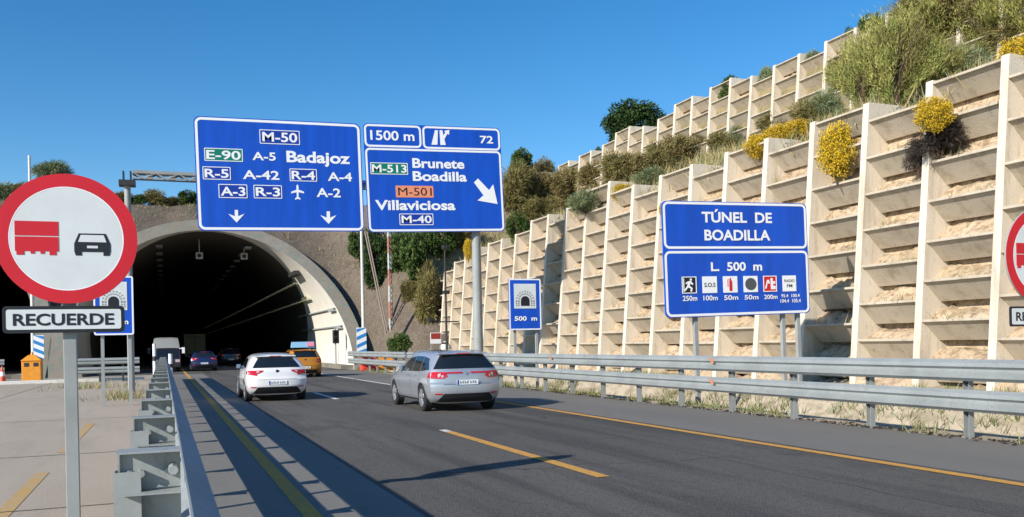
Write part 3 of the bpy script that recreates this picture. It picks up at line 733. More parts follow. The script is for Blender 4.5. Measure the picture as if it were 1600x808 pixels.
# ------------------------------------------------------------------ round no overtaking signs
def disc(r, n=72, cx=0, cz=0): return [(cx+r*math.cos(2*math.pi*i/n), cz+r*math.sin(2*math.pi*i/n)) for i in range(n)]
def no_overtaking(x, y, z, px_post, label, tiltx=0, sc=1.0):
    r = empty('no_overtaking_sign', (x, y, 0)); tag(r, label, 'road sign', 'no overtaking signs with reminder plates')
    u = .6/105*sc
    k = MB(); k.plate([(a, c+z) for a, c in disc(105*u)], 0, .03); k.build('disc_back', GPOST, r)
    k = MB(); ringplate(k, [(a, c+z) for a, c in disc(105*u)], [(a, c+z) for a, c in disc(84*u)], -.004, -.0005); k.build('red_ring', SRED, r)
    k = MB(); ringplate(k, [(a, c+z) for a, c in disc(84*u)], [(a, c+z) for a, c in disc(82.5*u)], -.004, -.0005); k.build('white_rim', SWHITE, r)
    k = MB(); k.plate([(a, c+z) for a, c in disc(82.5*u)], -.003, -.0005); k.build('white_face', SGREY, r)
    def pl(polys, m, nm):
        k = MB()
        for q in polys: k.plate([(a*u, z-c*u) for a, c in q], -.0065, -.0035)
        k.build(nm, m, r)
    pl([[(-75,-27),(-12.5,-27),(-12.5,-4),(-75,-4)], [(-75,-2.2),(-12.5,-2.2),(-12.5,21),(-16,21),(-16,27),(-26,27),(-26,21),(-33,21),(-33,25),(-39,25),(-39,21),(-47,21),(-47,25),(-53,25),(-53,21),(-62,21),(-62,27),(-73,27),(-73,21),(-75,21)]], SRED, 'lorry_symbol')
    pl([[(17,-9),(57,-9),(64,8),(64,20),(62,27),(53,27),(53,21),(21,21),(21,27),(12,27),(10,20),(10,8)]], SBLACK, 'car_symbol')
    k = MB(); k.plate([(a*u, z-c*u) for a, c in ((20,-6.5),(54,-6.5),(58,5),(16,5))], -.0095, -.0067); k.plate([(a*u, z-c*u) for a, c in ((29,11),(45,11),(45,15),(29,15))], -.0095, -.0067); k.build('car_symbol_glass', SGREY, r)
    # reminder plate
    zc = z-130.5*u*1.0; hw, hh = 89*u, 21.5*u; ox = -6*u
    k = MB(); k.plate(rrect(ox-hw, zc-hh, ox+hw, zc+hh, .035), 0, .025); pb = k.build('reminder_plate', SBLACK, r)
    k = MB(); k.plate(rrect(ox-hw+.03, zc-hh+.03, ox+hw-.03, zc+hh-.03, .02), -.004, -.0005); k.build('plate_face', SGREY, pb)
    bd = Board(r, ((0,0),(1,0),(1,1),(0,1)), 1, 1); bd.text_l('RECUERDE', ox-74*u, zc-10*u, ox+73*u, zc+9.5*u, SBLACK, .007, .025, pb)
    m = MB(); m.box(-.055, .055, .05, .11, -.3, z+.45*sc); m.build('post', GPOST, r, bevel=.006)
    m = MB()
    for zz in (z+.3, z-.3, zc): m.box(-.12, .14, .026, .049, zz-.03, zz+.03)
    m.build('clamp', DARKM, r)
    return r
p = on_Y(105, 373, 8.9); print('sign L', p)
dd = p.dot(fw)
no_overtaking(p.x, 8.9, p.z, 0, 'large round no overtaking sign with RECUERDE plate in the left foreground', sc=(p-CP).dot(fw)*105/1400/.6*.965)
p = on_Y(1627, 400, 9.7); print('sign R', p)
no_overtaking(p.x, 9.7, p.z, 0, 'round no overtaking sign cut off by the right edge behind the barrier', sc=(p-CP).dot(fw)*67.5/1400/.6*1.12)

# ------------------------------------------------------------------ chevron panels, poles, signals
def chevron(px0, px1, py0, py1, Y, label, flip):
    a = on_Y(px0, py0, Y); c = on_Y(px1, py1, Y); r = empty('striped_panel', (a.x, Y, c.z)); tag(r, label, 'marker panel', 'blue and white striped panels')
    w, h = c.x-a.x, a.z-c.z
    k = MB(); k.plate([(0,0),(w,0),(w,h),(0,h)], 0, .04); k.build('panel', SWHITE, r)
    k = MB(); n = 3; st = h/n
    for i in range(-1, n+1):
        z = i*st+.1
        q = [(0, z+st*.2),(w, z+st*.75),(w, z+st*1.2),(0, z+st*.65)]
        if flip: q = [(w-x, zz) for x, zz in q]
        # clip to panel
        q = [(x, min(h, max(0, zz))) for x, zz in q]
        if max(t[1] for t in q)-min(t[1] for t in q) > .1: k.plate(q, -.006, -.001)
    k.build('stripes', LSTRIPE, r)
    m = MB(); m.box(w*.5-.04, w*.5+.04, .05, .11, -c.z, h*.9); m.build('post', GPOST, r)
chevron(557, 573, 512, 549, 59.0, 'blue and white striped panel beside the right foot of the tunnel arch', False)
chevron(52, 69, 524, 560, 57.0, 'blue and white striped panel on the pier above the orange box', True)
def pole(px, Y, h, label, r=.09, m=PALE):
    x = on_Y(px, 545, Y).x; root = empty('mast', (x, Y, 0)); tag(root, label, 'pole')
    k = MB(); k.tube((0, 0, 0), (0, 0, h), r, r*.6, 12); k.build('shaft', m, root, smooth=True)
    k = MB(); k.box(-.2, .2, -.2, .2, 0, .06); k.build('base_plate', GPOST, root); return root
pole(568.5, 59.6, 12.2, 'tall pale pole beside the right portal striped panel', .13)
pole(52, 58.0, 12.9, 'tall pale pole in front of the pier, its top above the round sign', .12)
# lattice mast
x = on_Y(602, 540, 64).x; ms = empty('lattice_mast', (x, 62.2, 0)); tag(ms, 'thin white and red lattice mast on the earth slope', 'mast')
for i in range(9):
    k = MB(); z0, z1 = i*1.15, (i+1)*1.15
    for a in range(3):
        t = a*2.094; k.tube((.14*math.cos(t), .14*math.sin(t), z0), (.14*math.cos(t), .14*math.sin(t), z1), .03, n=6)
        for q in range(3):
            t2_ = t+2.094; zz = z0+q*.38; k.tube((.14*math.cos(t), .14*math.sin(t), zz), (.14*math.cos(t2_), .14*math.sin(t2_), zz+.38), .018, n=5)
    k.build('mast_section', PALE if i % 2 == 0 else mat('mast_red', (.5, .22, .17), .6), ms)
k = MB(); k.tube((-1.6, .5, 9.6), (-.1, 0, 1.0), .05, n=6); k.tube((-1.45, .5, 9.6), (.05, 0, 1.0), .05, n=6)
for i in range(20): f = i/20; k.tube((-1.6+1.5*f, .5-.5*f, 9.6-8.6*f), (-1.45+1.5*f, .5-.5*f, 9.6-8.6*f), .02, n=5)
k.build('inclined_ladder', mat('weathered_rail', (.3, .25, .21), .8), ms)
# camera pole
x = on_Y(698, 540, 45.6).x; cpz = 6.7; cp = empty('camera_pole', (x, 45.6, 0)); tag(cp, 'dark slim camera pole with a cross arm before the far end of the wall', 'camera pole')
k = MB(); k.tube((0,0,0),(0,0,cpz),.07,.045,10); k.build('shaft', DARKM, cp)
k = MB(); k.tube((-.9,0,2.75),(.7,0,2.75),.035); k.build('cross_arm', DARKM, cp)
for xx, zz in ((-.9, 2.85), (.0, 4.3), (0, cpz)):
    k = MB(); k.box(xx-.14, xx+.14, -.3, .1, zz-.08, zz+.1); k.tube((xx, -.3, zz), (xx, -.36, zz), .06); k.build('camera_housing', DARKM, cp)
# small things by the cameras
x = on_Y(681, 530, 47).x; r = empty('notice_board', (x, 47, 0)); tag(r, 'small red and white notice board beyond the silver car', 'sign')
k = MB(); k.box(-.3,.3,0,.04,1.6,2.2); k.build('board', SWHITE, r); k = MB(); k.box(-.27,.27,-.006,-.001,1.85,2.17); k.build('red_field', mat('faded_red', (.35, .04, .03), .6), r)
for s in (-1, 1): k = MB(); k.box(s*.25-.03, s*.25+.03, .041, .1, 0, 2.15); k.build('post', GPOST, r)
x = on_Y(696, 540, 49).x; r = empty('water_tank', (x, 49, 0)); r.scale = (.7, .7, .75); tag(r, 'small white rounded tank on legs beside the camera pole', 'tank')
k = MB(); prev = None
for i in range(8):
    z0, z1 = 1.1+i*.15, 1.1+(i+1)*.15; f0 = math.sin(math.pi*(i+.6)/9.2); f1 = math.sin(math.pi*(i+1.6)/9.2); k.tube((0,0,z0),(0,0,z1),.5*f0,.5*f1,16,caps=(i in (0,7)))
k.build('tank_body', PALE, r, smooth=True)
k = MB()
for a in range(4): k.tube((.35*math.cos(a*1.57+.7), .35*math.sin(a*1.57+.7), 0), (.3*math.cos(a*1.57+.7), .3*math.sin(a*1.57+.7), 1.3), .04)
k.build('legs', DARKM, r)
# traffic light
x = on_Y(524, 527, 63.4).x; r = empty('traffic_light', (x, 63.4, 0)); tag(r, 'two lens traffic light against the sunlit tunnel wall', 'traffic light')
k = MB(); k.tube((0,0,0),(0,0,2.9),.06); k.build('pole', GPOST, r)
k = MB(); k.box(-.22,.22,-.28,-.07,1.75,2.7); k.build('signal_head', DARKM, r, bevel=.04)
for zz in (2.45, 2.0): k = MB(); k.tube((0,-.281,zz),(0,-.38,zz),.17,n=16,caps=False); k.tube((0,-.282,zz),(0,-.29,zz),.13,n=16); k.build('lens', SBLACK, r)
# orange box at pier
p = on_Z(51, 598); r = empty('salt_bin', (p.x, p.y, 0)); tag(r, 'orange box with pointed lid in front of the pier', 'bin')
k = MB(); k.box(-.45,.45,-.4,.4,0,1.15); k.build('body', ORBOX, r, bevel=.03)
k = MB(); k.hexa([(-.5,-.45,1.151),(.5,-.45,1.151),(.5,.45,1.151),(-.5,.45,1.151),(-.16,-.12,1.45),(.16,-.12,1.45),(.16,.12,1.45),(-.16,.12,1.45)]); k.build('lid', ORBOX, r, bevel=.02)
k = MB(); k.tube((0,0,1.45),(0,0,1.6),.08,.04); k.build('lid_knob', ORBOX, r)
k = MB(); k.box(-.33,-.1,-.41,-.401,.85,1.05); k.box(.1,.33,-.41,-.401,.85,1.05); k.build('slot', DARKM, r)
# cones near left edge
def cone(px, py, label):
    p = on_Z(px, py); r = empty('traffic_cone', (p.x, p.y, 0)); tag(r, label, 'traffic cone', 'cones by the left tunnel')
    k = MB(); k.tube((0,0,.04),(0,0,.9),.19,.03,16); k.build('cone_body', mat('cone_red', (.75, .1, .05), .5), r, smooth=True)
    k = MB(); k.box(-.25,.25,-.25,.25,0,.04); k.build('base', RUBBER, r)
    k = MB(); k.tube((0,0,.4),(0,0,.62),.125,.088,16,caps=False); k.build('white_band', SWHITE, r)
cone(4, 600, 'red and white cone at the left edge of the pavement')
cone(-16, 597, 'red and white cone just past the left edge of the pavement')
# barrier end markers (white delineators)
def delineator(x, y, h, label):
    r = empty('delineator', (x, y, 0)); tag(r, label, 'delineator', 'white delineator posts at the barrier end')
    k = MB(); k.tube((0,0,0),(0,0,h),.11,.1,14); k.build('tube', SWHITE, r, smooth=True); k = MB(); k.tube((0,0,h*.45),(0,0,h*.6),.118,.115,14,caps=False); k.build('dark_band', DARKM, r)
p = on_Z(267, 592); delineator(p.x, p.y, 1.35, 'white post with dark band on the road at the barrier end')
p = on_Z(244, 588); delineator(p.x-.1, p.y+3, 1.95, 'taller white post just behind the barrier end')
# plastic barriers right of the portal
def plastic(px, Y, m, label):
    x = on_Y(px, 560, Y).x; r = empty('plastic_barrier', (x, Y, .02)); tag(r, label, 'plastic barrier')
    k = MB(); k.hexa([(-.6,-.25,0),(.6,-.25,0),(.6,.25,0),(-.6,.25,0),(-.55,-.1,.95),(.55,-.1,.95),(.55,.1,.95),(-.55,.1,.95)]); k.build('body', m, r, bevel=.04)
    k = MB(); k.box(-.5,.5,-.275,-.2,.12,.26); k.build('foot_ridge', m, r)
    k = MB()
    for s in (-1, 1): k.tube((s*.3,0,.95),(s*.3,0,1.03),.06)
    k.build('filler_cap', DARKM, r)
plastic(578, 55, mat('red_plastic', (.7, .07, .05), .5), 'red plastic barrier behind the right guardrail near the portal')
plastic(603, 54, ORBOX, 'orange plastic barrier behind the right guardrail near the portal')

# ------------------------------------------------------------------ vehicles
def pw(tab, x):
    if x <= tab[0][0]: return tab[0][1]
    for (a, b), (c, d) in zip(tab, tab[1:]):
        if x <= c: return b+(d-b)*(x-a)/(c-a)
    return tab[-1][1]
def spl(tab, x):   # smooth-ish
    e = .012*(tab[-1][0]-tab[0][0]); return (pw(tab, x-e)+2*pw(tab, x)+pw(tab, x+e))/4
class Car:
    def __init__(s, L, Wd, rear, front, top, side, zb=.2, er=.16):
        s.L = L; s.hw = Wd/2; s.rear = rear; s.front = front; s.top = top; s.side = side; s.zb = zb; s.er = er
    def P(s, u, v, w):
        zt = spl(s.top, v); z = s.zb+w*(zt-s.zb)
        yr = spl(s.rear, z); yf = s.L-spl(s.front, z)
        au = abs(u)
        y = yr+(yf-yr)*v
        y += s.er*(au**3.5)*max(0, 1-v*1.6)**7 - (s.er*1.9)*(au**3)*max(0, v*1.5-.5)**6
        pl = 1-.09*max(0, (v-.72)/.28)**2-.05*max(0, (.2-v)/.2)**2
        x = u*s.hw*spl(s.side, z)*pl
        # crown of roof/bonnet and soft upper edge
        z -= (.035*au**2+.05*au**8)*(w**6)
        z += .03*(au**6)*((1-w)**8)
        return Vector((x, y, z))
    def nrm(s, u, v, w, face):
        e = .01
        if face == 'rear': a = s.P(u+e, v, w)-s.P(u-e, v, w); b = s.P(u, v, w+e)-s.P(u, v, w-e); n = a.cross(b)
        elif face == 'top': a = s.P(u+e, v, w)-s.P(u-e, v, w); b = s.P(u, v+e, w)-s.P(u, v-e, w); n = a.cross(b)
        elif face == 'front': a = s.P(u-e, v, w)-s.P(u+e, v, w); b = s.P(u, v, w+e)-s.P(u, v, w-e); n = a.cross(b)
        else:
            a = s.P(u, v+e, w)-s.P(u, v-e, w); b = s.P(u, v, w+e)-s.P(u, v, w-e); n = a.cross(b)
            if u < 0: n = -n
        return n.normalized()
    def zw(s, v, z): return (z-s.zb)/(spl(s.top, v)-s.zb)
    def body(s, mt, root, wheels, wr):
        U, V, Wn = 20, 64, 26; m = MB()
        g = lambda n: [i/n for i in range(n+1)]
        for w in (0, 1): m.grid([[s.P(-1+2*u, v, w) for u in g(U)] for v in g(V)])
        for v in (0, 1): m.grid([[s.P(-1+2*u, v, w) for u in g(U)] for w in g(Wn)])
        for u in (-1, 1): m.grid([[s.P(u, v, w) for v in g(V)] for w in g(Wn)])
        o = m.build('body', mt, root)
        c = MB()
        for y in wheels:
            for sg in (-1, 1):
                c.tube((sg*(s.hw-.27), y, wr), (sg*(s.hw+.3), y, wr), wr+.045, n=36)
        co = c.build('cutter', TRIM); 
        bo = o.modifiers.new('b', 'BOOLEAN'); bo.operation = 'DIFFERENCE'; bo.object = co; bo.solver = 'EXACT'; co.parent = root
        bpy.context.view_layer.update()
        dg = bpy.context.evaluated_depsgraph_get(); me = bpy.data.meshes.new_from_object(o.evaluated_get(dg))
        o.modifiers.clear(); o.data = me; me.name = 'body'
        bpy.data.objects.remove(co)
        if not me.materials: me.materials.append(mt)
        me.shade_smooth(); me.set_sharp_from_angle(angle=R(32))
        return o
    def patch(s, face, quads, off, nu=10, nv=6):
        """quads: list of 4 corners (a,z) a = u (rear/front) or v (side) or (u,v) for top"""
        m = MB()
        for q in quads:
            G = []
            for i in range(nv+1):
                f = i/nv; row = []
                for j in range(nu+1):
                    t = j/nu
                    a = (q[0][0]*(1-t)+q[1][0]*t)*(1-f)+(q[3][0]*(1-t)+q[2][0]*t)*f
                    c = (q[0][1]*(1-t)+q[1][1]*t)*(1-f)+(q[3][1]*(1-t)+q[2][1]*t)*f
                    if face == 'rear': uvw = (a, 0, s.zw(0, c))
                    elif face == 'front': uvw = (a, 1, s.zw(1, c))
                    elif face == 'top': uvw = (a, c, 1)
                    elif face == 'left': uvw = (-1, a, s.zw(a, c))
                    else: uvw = (1, a, s.zw(a, c))
                    n = s.nrm(*uvw, face if face in ('rear', 'front', 'top') else 'side')
                    row.append(s.P(*uvw)+n*off)
                G.append(row)
            m.grid(G)
        return m
def wheel(root, x, y, r, w, sg):
    e = empty('wheel', (x, y, r)); e.parent = root
    k = MB(); prof = [(.62*r, w*.48), (.93*r, w*.5), (r, w*.36), (r, -w*.36), (.93*r, -w*.5), (.62*r, -w*.48)]; n = 36
    P = [[(h_, rr*math.cos(2*math.pi*i/n), rr*math.sin(2*math.pi*i/n)) for i in range(n+1)] for rr, h_ in prof]
    k.grid(P); k.build('tyre', RUBBER, e, smooth=True)
    k = MB(); k.tube((sg*(w*.18), 0, 0), (sg*(w*.2), 0, 0), .6*r, n=30)
    o = k.build('wheel_disc', TRIM, e)
    k = MB(); P = [[(sg*h_, rr*math.cos(2*math.pi*i/n), rr*math.sin(2*math.pi*i/n)) for i in range(n+1)] for rr, h_ in ((.66*r, w*.5), (.6*r, w*.47), (.58*r, w*.15))]; k.grid(P)
    for i in range(5):
        t = 2*math.pi*i/5+.3
        for dt in (-.14, .14):
            a = Vector((sg*w*.42, .1*r*math.cos(t), .1*r*math.sin(t))); b = Vector((sg*w*.42, .61*r*math.cos(t+dt), .61*r*math.sin(t+dt))); k.tube(a, b, .04*r/.32*1.0, .028, n=6)
    k.tube((sg*w*.3, 0, 0), (sg*w*.47, 0, 0), .13*r, n=14); k.build('rim', RIM, e, smooth=True)
def paint(name, c, metal=0, rough=.3): return mat(name, c, rough, metal, coat=1)
def npl(root, car, y, z, wd=.52, ht=.11, m=SWHITE):
    k = MB(); k.box(-wd/2, wd/2, y-.012, y, z-ht/2, z+ht/2); o = k.build('number_plate', m, root)
    k = MB(); k.box(-wd/2+.003, -wd/2+.045, y-.015, y-.0125, z-ht/2+.003, z+ht/2-.003); k.build('blue_band', NAVY, o)
    k = MB()
    for i in range(7):
        xx = -wd/2+.075+i*.058+(.02 if i > 3 else 0); k.box(xx, xx+.012, y-.015, y-.0125, z-.032, z+.032); k.box(xx+.012, xx+.034, y-.015, y-.0125, z+(.02 if i % 2 else -.006), z+(.032 if i % 2 else .006)); k.box(xx+.026, xx+.034, y-.015, y-.0125, z-.032, z+(.018 if i % 2 else -.008))
    k.build('characters', SBLACK, o)
def make_car(kind, name, label, x, y, pm, rz=0, cat='car', lights=True):
    root = empty(name, (x, y, 0), rz); tag(root, label, cat)
    side = [(.2,.88),(.32,.955),(.5,.99),(.68,1),(.85,.985),(.95,.955),(1.02,.93),(1.2,.84),(1.38,.735),(1.5,.68)]
    if kind == 'wagon':
        c = Car(4.62, 1.81, rear=[(.2,.22),(.3,.06),(.45,.0),(.66,.0),(.7,.05),(.9,.06),(1.0,.10),(1.05,.13),(1.38,.36),(1.45,.40)],
                front=[(.2,.3),(.35,.05),(.5,0),(.7,.08),(.85,.3),(1.5,.5)],
                top=[(0,1.40),(.05,1.43),(.2,1.455),(.4,1.465),(.52,1.44),(.6,1.36),(.78,1.0),(.9,.9),(1,.72)], side=side)
        wh = (.86, 3.57); rw = [(-.95,1.02),(.95,1.02),(.84,1.345),(-.84,1.345)]
    elif kind == 'hatch':
        c = Car(4.28, 1.81, rear=[(.2,.22),(.3,.08),(.45,.0),(.66,.0),(.72,.06),(.9,.10),(.98,.16),(1.02,.2),(1.36,.66),(1.45,.72)],
                front=[(.2,.3),(.35,.05),(.5,0),(.7,.08),(.85,.3),(1.5,.5)],
                top=[(0,1.37),(.06,1.40),(.2,1.43),(.36,1.445),(.48,1.42),(.56,1.35),(.76,1.0),(.9,.9),(1,.72)], side=side)
        wh = (.84, 3.47); rw = [(-.86,1.0),(.86,1.0),(.74,1.31),(-.74,1.31)]
    else:
        side = [(.2,.9),(.35,.96),(.55,.99),(.8,1),(1.0,.985),(1.12,.95),(1.35,.86),(1.6,.76)]
        c = Car(4.4, 1.83, rear=[(.2,.2),(.35,.05),(.5,0),(.75,.0),(.8,.04),(1.05,.08),(1.12,.14),(1.5,.38),(1.6,.42)],
                front=[(.2,.3),(.35,.05),(.5,0),(.8,.06),(.98,.25),(1.7,.5)],
                top=[(0,1.54),(.06,1.57),(.2,1.6),(.4,1.6),(.5,1.57),(.58,1.48),(.74,1.12),(.9,1.02),(1,.85)], side=side)
        wh = (.85, 3.5); rw = [(-.80,1.13),(.80,1.13),(.74,1.46),(-.74,1.46)]
    H = c.top[0][1]; wr = .325 if kind != 'suv' else .35
    body = c.body(pm, root, wh, wr)
    c.patch('rear', [rw], .006, 14, 8).build('rear_window', GLASS, root, smooth=True, fixn=False)
    dz = 0 if kind != 'suv' else .1
    zt = lambda v: spl(c.top, v)-.10
    B = .95+dz
    # side glass: quarter, rear door, front door
    if kind == 'wagon': wins = [[(.045,1.01),(.215,.965),(.215,zt(.215)),(.10,zt(.1)-.03)], [(.228,.96),(.40,.95),(.40,zt(.4)),(.228,zt(.228))], [(.413,.95),(.655,.94),(.56,zt(.56)),(.413,zt(.413))]]
    elif kind == 'hatch': wins = [[(.13,1.03),(.36,.96),(.36,zt(.36)),(.2,zt(.2)-.05)], [(.372,.95),(.64,.94),(.53,zt(.53)),(.372,zt(.372))]]
    else: wins = [[(.07,1.13),(.2,1.09),(.2,zt(.2)),(.11,zt(.1)-.04)], [(.215,1.09),(.38,1.08),(.38,zt(.38)),(.215,zt(.215))], [(.395,1.08),(.64,1.06),(.53,zt(.53)),(.395,zt(.395))]]
    for sd in ('left', 'right'):
        for q in wins: c.patch(sd, [q], .006, 8, 6).build('side_window', GLASS, root, smooth=True, fixn=False)
    c.patch('top', [[(-.86,.76 if kind == 'hatch' else .775),(.86,.76 if kind == 'hatch' else .775),(.8,.585),(-.8,.585)]], .007, 10, 8).build('windscreen', GLASS, root, smooth=True, fixn=False)
    # lower bumper insert
    z0 = .235
    c.patch('rear', [[(-.90,z0),(.90,z0),(.66,.44),(-.66,.44)]], .006, 12, 3).build('bumper_insert', TRIM, root, smooth=True, fixn=False)
    for sd in ('left', 'right'): c.patch(sd, [[(.30,.215),(.70,.215),(.70,.27),(.30,.27)]], .005, 8, 2).build('sill', TRIM, root, fixn=False)
    m = MB()
    for u0 in (-1, 1):   # door seams
        fc = 'left' if u0 < 0 else 'right'
        for v in ((.225, .405, .66) if kind != 'hatch' else (.365, .66)):
            k = c.patch(fc, [[(v-.001,.32),(v+.001,.32),(v+.001,.93),(v-.001,.93)]], .0035, 1, 5); n0 = len(m.v); m.v += k.v; m.f += [tuple(i+n0 for i in f) for f in k.f]
    k = c.patch('rear', [[(-.66,.655),(.66,.655),(.66,.662),(-.66,.662)]], .004, 8, 1); n0 = len(m.v); m.v += k.v; m.f += [tuple(i+n0 for i in f) for f in k.f]
    m.build('panel_gap', TRIM, root, fixn=False)
    for sd in ('left', 'right'):
        k = MB()
        for v in (.30, .47) if kind != 'hatch' else (.33, .47):
            kk = c.patch(sd, [[(v-.022,.845+dz*.5),(v+.022,.845+dz*.5),(v+.022,.87+dz*.5),(v-.022,.87+dz*.5)]], .03, 3, 1); n0 = len(k.v); k.v += kk.v; k.f += [tuple(i+n0 for i in f) for f in kk.f]
        k.build('door_handle', pm, root, fixn=False)
    # tail lights
    for s in (-1, 1):
        f = lambda Q: [[(s*a, z) for a, z in q] for q in Q]
        if kind == 'wagon':
            Q = [[(.62,.79),(.985,.80),(.985,.955),(.70,.945)], [(.12,.905),(.66,.905),(.70,.94),(.12,.94)], [(.54,.84),(.66,.79),(.70,.92),(.60,.92)]]
            inner = [[(.74,.85),(.80,.82),(.82,.90),(.74,.915)], [(.66,.83),(.70,.81),(.72,.87),(.67,.88)]]
            sq = [[(.0,.81),(.05,.82),(.045,.93),(.0,.955)]]
        elif kind == 'hatch':
            Q = [[(.66,.77),(.985,.81),(.985,.925),(.80,.925)], [(.50,.885),(.72,.80),(.84,.925),(.48,.925)]]
            inner = [[(.62,.875),(.68,.85),(.72,.90),(.6,.905)]]
            sq = [[(.0,.81),(.055,.84),(.05,.90),(.0,.925)]]
        else:
            Q = [[(.66,.85),(.98,.86),(.98,1.04),(.72,1.03)]]; inner = [[(.76,.92),(.86,.92),(.86,.96),(.76,.96)]]; sq = [[(.0,.86),(.05,.88),(.045,1.0),(.0,1.04)]]
        t = c.patch('rear', f(Q), .010, 6, 4); k = c.patch('left' if s < 0 else 'right', sq, .010, 4, 4)
        n0 = len(t.v); t.v += k.v; t.f += [tuple(i+n0 for i in f_) for f_ in k.f]
        tl_ = t.build('tail_light', LRED, root, smooth=True, fixn=False)
        c.patch('rear', f(inner), .014, 3, 2).build('clear_lens', LWHT, tl_, fixn=False)
        c.patch('rear', f([[(.70,.42),(.90,.42),(.92,.45),(.72,.45)]]), .008, 4, 2).build('reflector', LRED, root, fixn=False)
        # mirror
        mv = .635; pz = .98+dz; pp = c.P(s, mv, c.zw(mv, pz)); k = MB(); k.box(min(pp.x, pp.x+s*.13), max(pp.x, pp.x+s*.13), pp.y-.06, pp.y+.07, pz-.02, pz+.11); k.build('mirror', pm if kind != 'suv' else TRIM, root, bevel=.025)
        # headlight (front)
        c.patch('front', f([[(.6,.6),(.95,.62),(.95,.70),(.62,.70)]]), .006, 5, 3).build('headlight', LWHT, root, fixn=False)
    # roof spoiler, rails
    k = MB(); yy = c.P(0, 0, 1); wsp = c.hw*(.68 if kind != 'suv' else .72)
    k.hexa([(-wsp, yy.y-.10, yy.z-.045), (wsp, yy.y-.10, yy.z-.045), (wsp, yy.y+.12, yy.z-.04), (-wsp, yy.y+.12, yy.z-.04), (-wsp*.97, yy.y-.09, yy.z-.015), (wsp*.97, yy.y-.09, yy.z-.015), (wsp*.97, yy.y+.2, yy.z-.0), (-wsp*.97, yy.y+.2, yy.z-.0)])
    k.build('roof_spoiler', pm, root, bevel=.01)
    k = MB(); k.box(-.17,.17, yy.y-.105, yy.y-.1005, yy.z-.04, yy.z-.02); k.build('brake_light', LRED, root)
    if kind in ('wagon', 'suv'):
        for s in (-1, 1):
            k = MB(); pr = None
            for i in range(13):
                v = .08+.46*i/12; p = c.P(s*.93, v, 1); p = (p.x, p.y, p.z+(.035 if 0 < i < 12 else .0))
                if pr: k.tube(pr, p, .014, n=6)
                pr = p
            k.build('roof_rail', TRIM if kind == 'suv' else RIM, root)
    npy = c.P(0, 0, c.zw(0, .55 if kind == 'wagon' else .58)); 
    zpl = .70 if kind == 'wagon' else .56
    pz = c.P(0, 0, c.zw(0, zpl)); npl(root, c, pz.y-.006 if kind != 'wagon' else min(pz.y, c.P(0,0,c.zw(0,zpl-.05)).y)-.004, zpl)
    k = MB(); zz = .90+dz; bb = c.P(0, 0, c.zw(0, zz)); k.tube((0, bb.y-.004, zz), (0, bb.y-.014, zz), .045, n=4 if kind == 'wagon' else 16); k.build('badge', RIM if kind == 'wagon' else TRIM, root)
    # wheels & inner arches
    for y_ in wh:
        for sg in (-1, 1): wheel(root, sg*(c.hw-.125), y_, wr, .215, sg)
    k = MB(); k.box(-.6, .6, .3, c.L-.4, .19, .24); k.tube((-.45,.15,.27),(-.45,.5,.27),.03); k.build('underbody', TRIM, root)
    return root
make_car('wagon', 'estate_car', 'silver estate car with red wraparound tail lights in the right lane', 6.63, 20.0, paint('silver_paint', (.52, .55, .59), .55, .32))
make_car('hatch', 'hatchback_car', 'white hatchback car in the left lane', 3.12, 27.2, paint('white_car_paint', (.8, .8, .8)))
oc = make_car('suv', 'advert_car', 'yellow orange car with a small advert board on its roof', 6.75, 46.6, paint('orange_paint', (.5, .2, .015)))
oc.scale = (.96, .97, .92)
k = MB(); k.hexa([(-.62,.75,1.68),(.62,.75,1.68),(.62,1.15,1.68),(-.62,1.15,1.68),(-.6,.86,2.0),(.6,.86,2.0),(.6,.96,2.0),(-.6,.96,2.0)]); ab = k.build('roof_board', mat('advert_blue', (.25, .5, .72), .5), oc)
k = MB(); k.hexa([(.2,.78,1.75),(.58,.78,1.75),(.58,.8,1.75),(.2,.8,1.75),(.2,.86,1.97),(.58,.86,1.97),(.58,.88,1.97),(.2,.88,1.97)]); k.v = [(a, b_-.06, c_) for a, b_, c_ in k.v]; k.build('pink_field', mat('advert_pink', (.8, .25, .35), .5), ab)
k = MB(); 
for s in (-1, 1): k.box(s*.5-.02, s*.5+.02, .8, 1.1, 1.55, 1.68)
k.build('board_stand', TRIM, ab)
p = on_Z(310, 576)
make_car('hatch', 'hatchback_car', 'blue hatchback car in the shade of the tunnel mouth', 2.6, 66, paint('blue_paint', (.012, .02, .08)))
make_car('suv', 'dark_car', 'dark car ahead inside the tunnel in the right lane', 5.6, 84, paint('black_paint', (.02, .02, .025)))
# box truck ahead
r = empty('box_truck', (3.4, 112, 0)); tag(r, 'pale box truck ahead of the blue car inside the tunnel', 'truck')
k = MB(); k.box(-1.2,1.2,0,6,.9,3.3); k.build('cargo_box', mat('truck_box', (.6,.55,.35), .6), r, bevel=.05)
k = MB(); k.box(-1.1,1.1,6.2,8.2,.5,2.8); k.build('cab', paint('truck_cab', (.6,.6,.6)), r, bevel=.15)
k = MB(); k.box(-.5,.5,.1,8,.5,.899); k.build('chassis', TRIM, r)
k = MB(); k.box(-.02,.02,-.012,-.001,1.0,3.2); k.box(-1.0,1.0,-.012,-.001,2.9,2.94); k.build('door_seam', TRIM, r)
for s in (-1,1):
    k = MB(); k.box(s*.95-.15, s*.95+.15, -.03, .0-.001, .7, .88); k.build('tail_light', LRED, r)
    for y_ in (1.4, 7.0): wheel(r, s*.95, y_, .45, .28, s)
